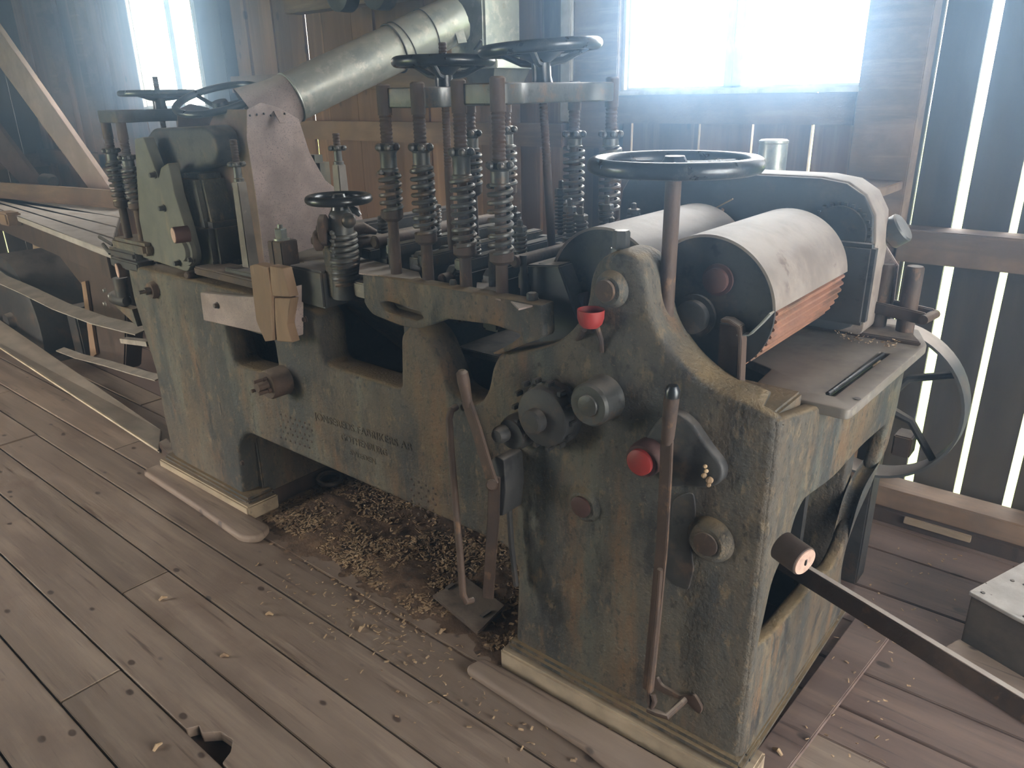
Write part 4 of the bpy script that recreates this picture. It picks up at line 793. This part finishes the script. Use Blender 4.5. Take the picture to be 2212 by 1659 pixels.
s_ = seg(.60, 1.0, .0935, .092, 'b'); b = B(); b.torus(pp(.60), P1-P0, .0945, .003, 44, 8); b.build('rolled_edge', M['dark'], s_)
for t in (.645, .80): b = B(); b.torus(pp(t), (P1-P0)+Vector((0, 0, .12 if t < .7 else 0)), .0955, .0022, 44, 6); b.build('tie_wire', M['dark'], pipe)
for i, (px, py) in enumerate(((968, 30), (990, 62))):
    q = at(px, py, 'Y', 1.16); b = B(); d = Vector((.02, 0, -.055)); b.tube([q, q+d], 0, flat=(.02, .003, (.3, 1, .3))); b.build('bent_flap', M['galv'], pipe)
# vertical duct
dc = empty('vertical_duct', (-2.05, 1.35, 1.52), 'tall square galvanised duct behind the upper end of the suction pipe', 'duct')
a0, a1 = at(1003, 140, 'Y', 1.26), at(1048, 140, 'Y', 1.26)
b = B(); top = 2.9; b.box((a0.x-.08, 1.26, a0.z+.01), (a1.x, 1.50, top)); b.build('duct_body', M['galv'], dc, bevel=.01)
b = B(); b.box((a0.x-.11, 1.22, a0.z-.02), (a1.x+.10, 1.54, a0.z+.012)); b.build('duct_flange', M['galv'], dc, bevel=.003)
b = B(); b.hexa([(a0.x+.05, 1.30, a0.z-.14), (a1.x+.0, 1.30, a0.z-.14), (a1.x+.0, 1.46, a0.z-.14), (a0.x+.05, 1.46, a0.z-.14)], [(a0.x-.02, 1.26, a0.z-.02), (a1.x+.05, 1.26, a0.z-.02), (a1.x+.05, 1.50, a0.z-.02), (a0.x-.02, 1.50, a0.z-.02)]); b.build('duct_cone', M['cast_green'], dc)
b = B(); q = at(1040, 87, 'Y', 1.24); b.tube([q, q+Vector((-.04, 0, -.035))], .005, 8); b.build('latch', M['dark'], dc)
bd = [at(*p, 'Y', 1.46) for p in ((1053, -160), (1066, -160), (1078, 104), (1064, 106), (1058, 92))]
b = B(); b.hexa(bd, [p+Vector((0, .02, 0)) for p in bd]); b.build('hanging_board', M['brace'], None, label='narrow pinkish board hanging beside the vertical duct', cat='board')
# dark round pulleys up at the top edge
for px, lb in (((735, -14), 'left one of the two dark pulleys above the suction pipe'), ((815, -20), 'right one of the two dark pulleys above the suction pipe')):
    c = at(*px, 'Y', 1.1); b = B(); b.lathe((c.x, 1.07, c.z), (c.x, 1.16, c.z), [(0, .06), (.1, .075), (.9, .075), (1, .06)], 32); sh = b.build('line_shaft_pulley', M['dark'], None, label=lb, cat='pulley', group='pulleys above the pipe')
    b = B(); b.rod((c.x, .95, c.z), (c.x, 1.30, c.z), .015); b.build('shaft', M['dark'], sh)
c = at(770, -18, 'Y', 1.2); b = B(); b.box((-3.2, 1.28, c.z-.04), (-2.3, 1.38, c.z+.04)); b.build('hanger_beam', M['timber'], None, smooth=0, bevel=.004, label='timber beam carrying the dark pulleys over the pipe', cat='beam')
# bench at the far left
bt = .90
bench = empty('outfeed_bench', (-4.6, .55, 0), 'long dusty plank bench beyond the left end of the machine', 'bench')
NL, NR = at(-260, 352, 'Z', bt), at(237, 545, 'Z', bt); FR, FL = at(262, 452, 'Z', bt), at(-150, 415, 'Z', bt)
NR2 = NR
N_ = 4
for i in range(N_):
    t0, t1 = i/N_, (i+1)/N_; q = [NL.lerp(FL, t0+.01), NR2.lerp(FR, t0+.01), NR2.lerp(FR, t1-.01), NL.lerp(FL, t1-.01)]
    b = B(); b.hexa([p-Vector((0, 0, .035)) for p in q], q); b.build('bench_plank', M['benchwood'], bench, smooth=0, bevel=.003)
up = Vector((0, 0, 1)); b = B(); q0, q1 = NL.lerp(NR2, .0), NR2.lerp(NL, .02); d = (q1-q0).normalized(); n = Vector((-d.y, d.x, 0))
b.hexa([q0+n*.03-up*.22, q1+n*.03-up*.16, q1+n*.07-up*.16, q0+n*.07-up*.22], [q0+n*.03-up*.036, q1+n*.03-up*.036, q1+n*.07-up*.036, q0+n*.07-up*.036]); b.build('bench_apron', M['darkwood'], bench, smooth=0, bevel=.003)
b = B(); b.hexa([FL-n*.01, FR-n*.01, FR+n*.03, FL+n*.03], [p+up*.115 for p in (FL-n*.01, FR-n*.01, FR+n*.03, FL+n*.03)]); b.build('bench_rail', M['timber'], bench, smooth=0, bevel=.004)
b = B(); c = at(25, 462, 'Z', bt+.01); b.box((c.x-.12, c.y-.05, bt-.06), (c.x+.04, c.y+.04, bt+.02)); b.build('rail_stop', M['timber'], bench, smooth=0, bevel=.01)
# heavy bracket and leg
lg = [at(*p, 'Y', .34) for p in ((150, 500), (262, 560), (272, 700), (268, 800), (205, 790), (192, 700), (178, 620), (120, 545))]
b = B(); b.hexa(lg, [p+Vector((0, .10, 0)) for p in lg]); b.build('bench_leg', M['darkwood'], bench, smooth=0, bevel=.008)
b = B(); q = [at(*p, 'Y', .32) for p in ((176, 610), (184, 608), (208, 765), (196, 775), (190, 720))]; b.hexa(q, [p+Vector((0, .015, 0)) for p in q]); b.build('leg_edge_strip', M['orangewood'], bench, smooth=0)
b = B(); q = [at(*p, 'Y', .9) for p in ((70, 522), (92, 522), (97, 600), (75, 600))]; b.hexa(q, [p+Vector((0, .05, 0)) for p in q]); b.build('short_post', M['lightwood'], bench, smooth=0)
# drum pulley with its flat belt
dr = empty('drum_pulley', (-4.7, .30, 0), 'large dark drum pulley under the bench at the left edge', 'pulley')
c = at(42, 690, 'Y', .34); b = B(); Rr = (at(90, 575, 'Y', .34).z-c.z)
b.lathe((c.x, .30, c.z), (c.x, .86, c.z), [(0, Rr*.96), (.02, Rr), (.98, Rr), (1, Rr*.96)], 56); b.build('drum', M['dark'], dr)
b = B(); b.lathe((c.x, .26, c.z), (c.x, .31, c.z), [(0, .05), (1, .06)], 24); b.build('drum_hub', M['dark'], dr)
b = B(); b.box((c.x+Rr+.08, .45, 0), (c.x+Rr+.22, .75, c.z+.15)); b.box((c.x+Rr-.05, .55, c.z+.05), (c.x+Rr+.3, .65, c.z+.12)); b.build('bearing_stand', M['dark'], dr, bevel=.01)
c5 = c; b = B(); b.box((c5.x-.3, .3, 0), (c5.x+.5, .9, max(.04, c5.z-Rr-.01))); b.build('drum_bed', M['darkwood'], dr, smooth=0)
def belt(pts, w, lb, nm='flat_belt', tw=None):
    b = B(); b.tube([at(*p, 'Y', y) for p, y in pts], 0, flat=(w, .003, (0, 1, .18))); return b.build(nm, M['belt'], None, smooth=30, label=lb, cat='belt')
belt([((-60, 560), .24), ((0, 602), .22), ((60, 628), .20), ((130, 662), .19), ((215, 693), .18), ((310, 716), .18)], .042, 'upper flat canvas belt running from the drum into the machine')
belt([((130, 755), .25), ((170, 770), .22), ((230, 785), .20), ((290, 803), .18), ((345, 818), .17)], .024, 'lower sagging flat belt beside the left foot of the machine')
b = B(); b.tube([at(268, 735, 'Y', .25), at(325, 742, 'Y', .25)], 0, flat=(.02, .012, (0, 1, 0))); b.build('pale_slat', M['belt'], None, label='short pale piece between the two flat belts', cat='slat')
# leaning loose board
y0 = -.02
Q = [at(-60, 710, 'Y', .085), at(345, 980, 'Y', .085), at(350, 938, 'Y', .205), at(-60, 650, 'Y', .27)]
for q_ in Q[1:3]: q_.z = .024
b = B(); b.hexa([p-up*.022 for p in Q], Q); b.build('loose_board', M['loose'], None, smooth=0, bevel=.003, label='long loose board sloping down to the left foot of the machine', cat='board')
b = B(); b.tube([Q[0]+Vector((0, -.004, -.004)), Q[1]+Vector((0, -.004, -.004))], 0, flat=(.003, .004, (0, 1, 0))); b.build('split_strip', M['strip'], None, smooth=0, label='thin pale split strip lying along the loose board', cat='strip')
q = [at(*p, 'Z', .02) for p in ((345, 968), (362, 958), (385, 985), (372, 998))]; b = B(); b.hexa([Vector((p.x, p.y, 0)) for p in q], [p+up*.03 for p in q]); b.build('wood_wedge', M['rust'], None, smooth=0, bevel=.003, label='small rusty brown wedge at the machine foot corner', cat='wedge')
q = [at(*p, 'Z', .06) for p in ((60, 745), (115, 730), (165, 765), (120, 780))]; 
b = B(); b.box((-3.9, .62, 0), (-3.4, .95, .16)); b.build('low_block', M['floor_red'], None, smooth=0, bevel=.01, label='low reddish wooden block behind the loose board', cat='block')
# diagonal braces at the left
def brace(pts, y, th, mat, lb):
    q = [at(*p, 'Y', y) for p in pts]; b = B(); b.hexa(q, [p+Vector((0, th, 0)) for p in q]); return b.build('diagonal_brace', M[mat], None, smooth=0, bevel=.003, label=lb, cat='brace')
brace(((-40, 10), (-40, 92), (196, 414), (240, 412)), 1.05, .04, 'brace', 'long pinkish diagonal brace board crossing the upper left corner')
brace(((-30, 240), (-30, 318), (48, 402), (92, 402)), 1.25, .04, 'hood_side', 'shorter darker diagonal brace at the left edge behind the long one')
# dark machine bits behind the bench rail
b = B(); c = at(105, 392, 'Y', 1.2); b.lathe((c.x-.10, 1.2, c.z), (c.x+.10, 1.2, c.z), [(0, .03), (.2, .06), (.8, .06), (1, .04)], 20); b.box((c.x-.05, 1.15, c.z-.3), (c.x+.05, 1.25, c.z)); b.build('bearing_bracket', M['dark'], None, label='dark iron bearing bracket behind the bench rail', cat='bracket')
b = B(); b.box((-5.6, 1.46, 1.0), (-4.6, 1.575, 1.09)); b.build('rear_ledger', M['hood_side'], None, smooth=0, bevel=.004, label='dark horizontal ledger behind the diagonal braces', cat='beam')
# packing boards on the floor
def lay(pts, z0, z1, mat, nm, lb, cat='board', r=.01, bev=.006):
    o_ = [tuple(at(p[0], p[1], 'Z', z1)[:2])+tuple(p[2:]) for p in pts]
    return plate(nm, [o_], 'Z', z0, z1, M[mat], None, bev=bev, r=r, smooth=50, label=lb, cat=cat)
b = B(); b.box((f0+.01, .125, 0), (-.03, .84, .066)); b.box((-2.62, .145, 0), (-2.04, .68, .066)); part(b, 'packing_beam', 'darkwood', kind='stuff')
lay(((307, 1016, .02), (345, 1000, .02), (585, 1135, .03), (560, 1160, .03), (520, 1160, .03), (420, 1090)), 0, .032, 'floor', 'edge_board', 'short round-edged board on the floor before the left foot', bev=.012)
lay(((1000, 1440, .03), (1045, 1418, .02), (1470, 1659), (1600, 1740), (1420, 1740), (1260, 1610)), 0, .026, 'floor', 'edge_board', 'long round-edged board on the floor before the right foot', bev=.010)
b = B(); b.box((f0-.03, -.002, 0), (.03, .12, .064)); b.build('plinth_board', M['lightwood'], None, smooth=0, bevel=.006, label='pale weathered wooden plinth under the right foot', cat='plinth')
b = B(); b.box((-2.70, .0, 0), (-2.0, .14, .064)); b.build('plinth_board', M['lightwood'], None, smooth=0, bevel=.006, label='pale wooden plinth under the left foot', cat='plinth')
# crate with white lid at the right edge
ca = math.radians(-21); R3 = Matrix.Rotation(ca, 3, 'Z'); piv = Vector((.300, .925, 0))
crate = empty('wooden_crate', tuple(piv), 'low grey wooden crate with dusty white lid beside the long bar', 'crate')
b = B(); b.box(piv, piv+Vector((.42, .34, .17)), R3, piv); b.build('crate_body', M['box_side'], crate, smooth=0, bevel=.004)
lid = plate('crate_lid', [[(-.006, -.006), (.12, -.009), (.2, -.004), (.43, -.008), (.43, .35), (.2, .346), (.12, .352), (-.008, .35)]], 'Z', .171, .184, M['box_lid'], None, bev=.003, r=.006)
for v in lid.data.vertices: v.co = R3 @ (v.co+ORG[lid]) - ORG[lid]
lid.parent = crate; lid.location = ORG[lid]
for x, y in ((.02, .02), (.14, .012), (.05, .30), (.03, .15), (.06, .16)): p = R3 @ Vector((x, y, 0))+piv; b = B(); b.lathe((p.x, p.y, .184), (p.x, p.y, .1865), [(0, .006), (1, .005)], 10); b.build('nail_head', M['dark'], crate)
b = B(); p = R3 @ Vector((.16, .01, 0))+piv; b.rod((p.x, p.y, .192), (p.x+.06, p.y-.012, .192), .006, 8); b.build('metal_pin', M['galv'], None, label='short shiny metal pin lying on the crate lid', cat='pin')
b = B(); b.box(piv+Vector((.0, -.16, .0)), piv+Vector((.5, -.01, .022)), R3, piv); b.build('base_board', M['floor'], None, smooth=0, bevel=.003, label='flat greyish board on the floor in front of the crate', cat='board')
# long bar leaning out of the end opening with its round wooden peg
A0, A1 = at(1700, 1232, 'Y', .36), at(2300, 1588, 'Y', .20)
A0 = at(1745, 1247, 'Y', .36)+ (at(1745, 1247, 'Y', .36)-A1).normalized()*.12
d = (A1-A0).normalized(); sd = Vector((d.y, -d.x, 0)).normalized(); un = d.cross(sd); un = un if un.z > 0 else -un
bar = B(); h_, w_ = .026, .007
bar.hexa([A0+sd*w_-un*h_, A1+sd*w_-un*h_, A1-sd*w_-un*h_, A0-sd*w_-un*h_], [A0+sd*w_+un*h_, A1+sd*w_+un*h_, A1-sd*w_+un*h_, A0-sd*w_+un*h_])
bar.build('long_bar', M['rust'], mach, smooth=0, bevel=.002)
tp = un*(h_+.001); b = B(); b.hexa([A0+d*.08+sd*w_+tp, A1+sd*w_+tp, A1-sd*w_+tp, A0+d*.08-sd*w_+tp], [A0+d*.08+sd*w_+tp*1.08, A1+sd*w_+tp*1.08, A1-sd*w_+tp*1.08, A0+d*.08-sd*w_+tp*1.08]); b.build('lit_worn_edge', M['hood'], mach, smooth=0)  # pale strip paints the light along the bar's top, together with some wear
c = at(1738, 1214, 'X', .10); dk_ = Vector((1, -.35, -.12)).normalized()
b = B(); b.lathe(c-dk_*.055, c, [(0, .030), (.97, .030), (1, .028)], 28); pg = b.build('wooden_roll', M['darkwood'], mach)
b = B(); b.lathe(c-dk_*.001, c+dk_*.002, [(0, .028), (1, .027)], 28); b.build('end_grain', M['end_wood'], pg)
b = B(); b.box(c+Vector((.001, -.003, -.006)), c+Vector((.004, .003, .006))); b.build('square_hole', M['dark'], pg)
# tin can standing behind the gear cover
c = at(1672, 304, 'Y', 1.30); b = B(); hgt = .14; rad = .047
b.lathe((c.x, 1.30, c.z-hgt), (c.x, 1.30, c.z), [(0, rad*.9), (.03, rad), (.9, rad), (.93, rad*.98), (.95, rad*1.03), (1, rad*1.03)], 32)
tin = empty('tin_can', (c.x, 1.30, c.z-hgt), 'round grey tin standing on a shelf below the large window', 'tin')
b.build('tin_body', M['galv'], tin)
b = B(); b.lathe((c.x, 1.30, c.z), (c.x, 1.30, c.z+.004), [(0, rad), (1, rad*.9)], 32); b.build('tin_lid', M['box_lid'], tin)
b = B(); b.box((c.x-.25, 1.2, c.z-hgt-.03), (c.x+.35, 1.60, c.z-hgt-.001)); b.build('wall_shelf', M['timber'], None, smooth=0, bevel=.003, label='narrow wall shelf behind the gear cover under the large window', cat='shelf')
# ---------------------------------------------------------------- shavings
rs = random.Random(77)
def inpoly(x, y, P):
    c = False
    for i in range(len(P)):
        x0, y0 = P[i-1]; x1, y1 = P[i]
        if (y0 > y) != (y1 > y) and x < (x1-x0)*(y-y0)/(y1-y0)+x0: c = not c
    return c
zone = [tuple(at(*p, 'Z', 0)[:2]) for p in ((560, 1120), (620, 1080), (665, 1030), (720, 990), (1180, 1150), (1200, 1330), (1125, 1400), (1060, 1410), (1000, 1340), (900, 1330), (820, 1280), (740, 1225), (640, 1165))]
zone = [(p[0], p[1]) for p in zone]
# low uneven heap under the beam
b = B(); nx, ny = 120, 46; gx0, gx1, gy0, gy1 = -2.02, -.66, -.11, .66; from mathutils import noise
grid = []
for j in range(ny+1):
    row = []
    for i in range(nx+1):
        x = gx0+(gx1-gx0)*i/nx; y = gy0+(gy1-gy0)*j/ny
        e = min((x-gx0)/.12, (gx1-x)/.10, (y-gy0)/.22, (gy1-y)/.05, 1); e = max(0, e)
        n = noise.noise(Vector((x*5, y*5, 0)))*.018+noise.noise(Vector((x*22, y*22, 3)))*.009+noise.noise(Vector((x*70, y*70, 3)))*.004
        row.append(b.bm.verts.new((x, y, -.012+e*(.026+.03*max(0, y))+n*e)))
    grid.append(row)
for j in range(ny):
    for i in range(nx): b._f([grid[j][i], grid[j][i+1], grid[j+1][i+1], grid[j+1][i]])
b._f([grid[0][0], grid[0][nx], grid[ny][nx], grid[ny][0]])
hp = b.build('sawdust_heap', M['sawdust'], None, smooth=60, label='brown heap of sawdust under the machine beam', cat='sawdust', kind='stuff')
def chips(n, sampler, sc, b):
    for _ in range(n):
        x, y, z = sampler(); L = rs.uniform(.010, .030)*sc; w_ = rs.uniform(.002, .0055)*sc; a = rs.uniform(0, 2*PI); t = rs.uniform(-.5, .5); cu = rs.uniform(-.5, .5)
        d = Vector((math.cos(a), math.sin(a), t*.6)).normalized(); s_2 = Vector((-d.y, d.x, rs.uniform(-.6, .6))).normalized(); up_ = d.cross(s_2)
        c = Vector((x, y, z+w_)); vs = []
        for k_ in (-1, 0, 1):
            q = c+d*(L/2*k_)+up_*(L*.25*cu*(1-abs(k_)))
            vs.append([b.bm.verts.new(q+s_2*w_*s__+up_*w_*.35*u__) for s__, u__ in ((-1, -1), (1, -1), (1, 1), (-1, 1))])
        for p_, q_ in zip(vs, vs[1:]):
            for k_ in range(4): j = (k_+1) % 4; b._f([p_[k_], p_[j], q_[j], q_[k_]])
        b._f(vs[0]); b._f(vs[2])
def heap_s():
    while True:
        x, y = rs.uniform(gx0, gx1), gy0-.06+(gy1-gy0)*rs.random()**1.2
        if inpoly(x, y, zone) or y > .1:
            m_ = noise.noise(Vector((x*4.5, y*6, 9)))
            if m_ < -.22+rs.uniform(-.12, .12) and rs.random() < .85: continue
            i = min(nx, max(0, int((x-gx0)/(gx1-gx0)*nx))); j = min(ny, max(0, int((y-gy0)/(gy1-gy0)*ny)))
            return x, y, max(0, grid_z[j][i])
grid_z = [[max(0, (-.012+max(0, min((gx0+(gx1-gx0)*i/nx-gx0)/.12, (gx1-(gx0+(gx1-gx0)*i/nx))/.10, ((gy1-gy0)*j/ny)/.22, (gy1-(gy0+(gy1-gy0)*j/ny))/.05, 1))*(.026+.03*max(0, gy0+(gy1-gy0)*j/ny)))) for i in range(nx+1)] for j in range(ny+1)]
b = B(); chips(7000, heap_s, .78, b)
b.build('wood_shavings', M['shaving'], None, smooth=0, label='pale wood shavings strewn over the heap under the beam', cat='shavings', kind='stuff')
def front_s():
    while True:
        x, y = rs.gauss(-1.0, .35), rs.gauss(-.06, .10)
        if -2.2 < x < .1 and y < .0: return x, y, .001
b = B(); chips(260, front_s, .55, b)
def right_s(): return rs.uniform(.0, .25), rs.uniform(.1, 1.4), .019
chips(70, right_s, .5, b)
b.build('scattered_chips', M['shaving'], None, smooth=0, label='small wood chips scattered on the planks around the machine', cat='chips', kind='stuff')
for px, lb in (((582, 1328), 'small pale upright chip on the planks left of the heap'), ((352, 1294), 'small greyish lump on the floor near the plank joint'), ((485, 1418), 'leaf-like brown chip on the middle floor planks'), ((780, 1360), 'curled chip on the planks before the heap'), ((340, 1615), 'round pale pebble at the bottom left of the floor'), ((1745, 1232+0), None), ((1680, 1625), 'pale stick of wood on the cross plank by the machine foot'), ((955, 1365+0), 'thick forked shaving on the planks before the foot plate')):
    if not lb: continue
    c = at(*px, 'Z', .003 if px[0] != 1680 else .022); b = B(); a = rs.uniform(0, 3); d = Vector((math.cos(a), math.sin(a), .12))
    b.tube([c-d*.012, c+Vector((0, 0, .007)), c+d*.014], [.004, .006, .003], 7); b.build('wood_chip', M['shaving'], None, label=lb, cat='wood chip')
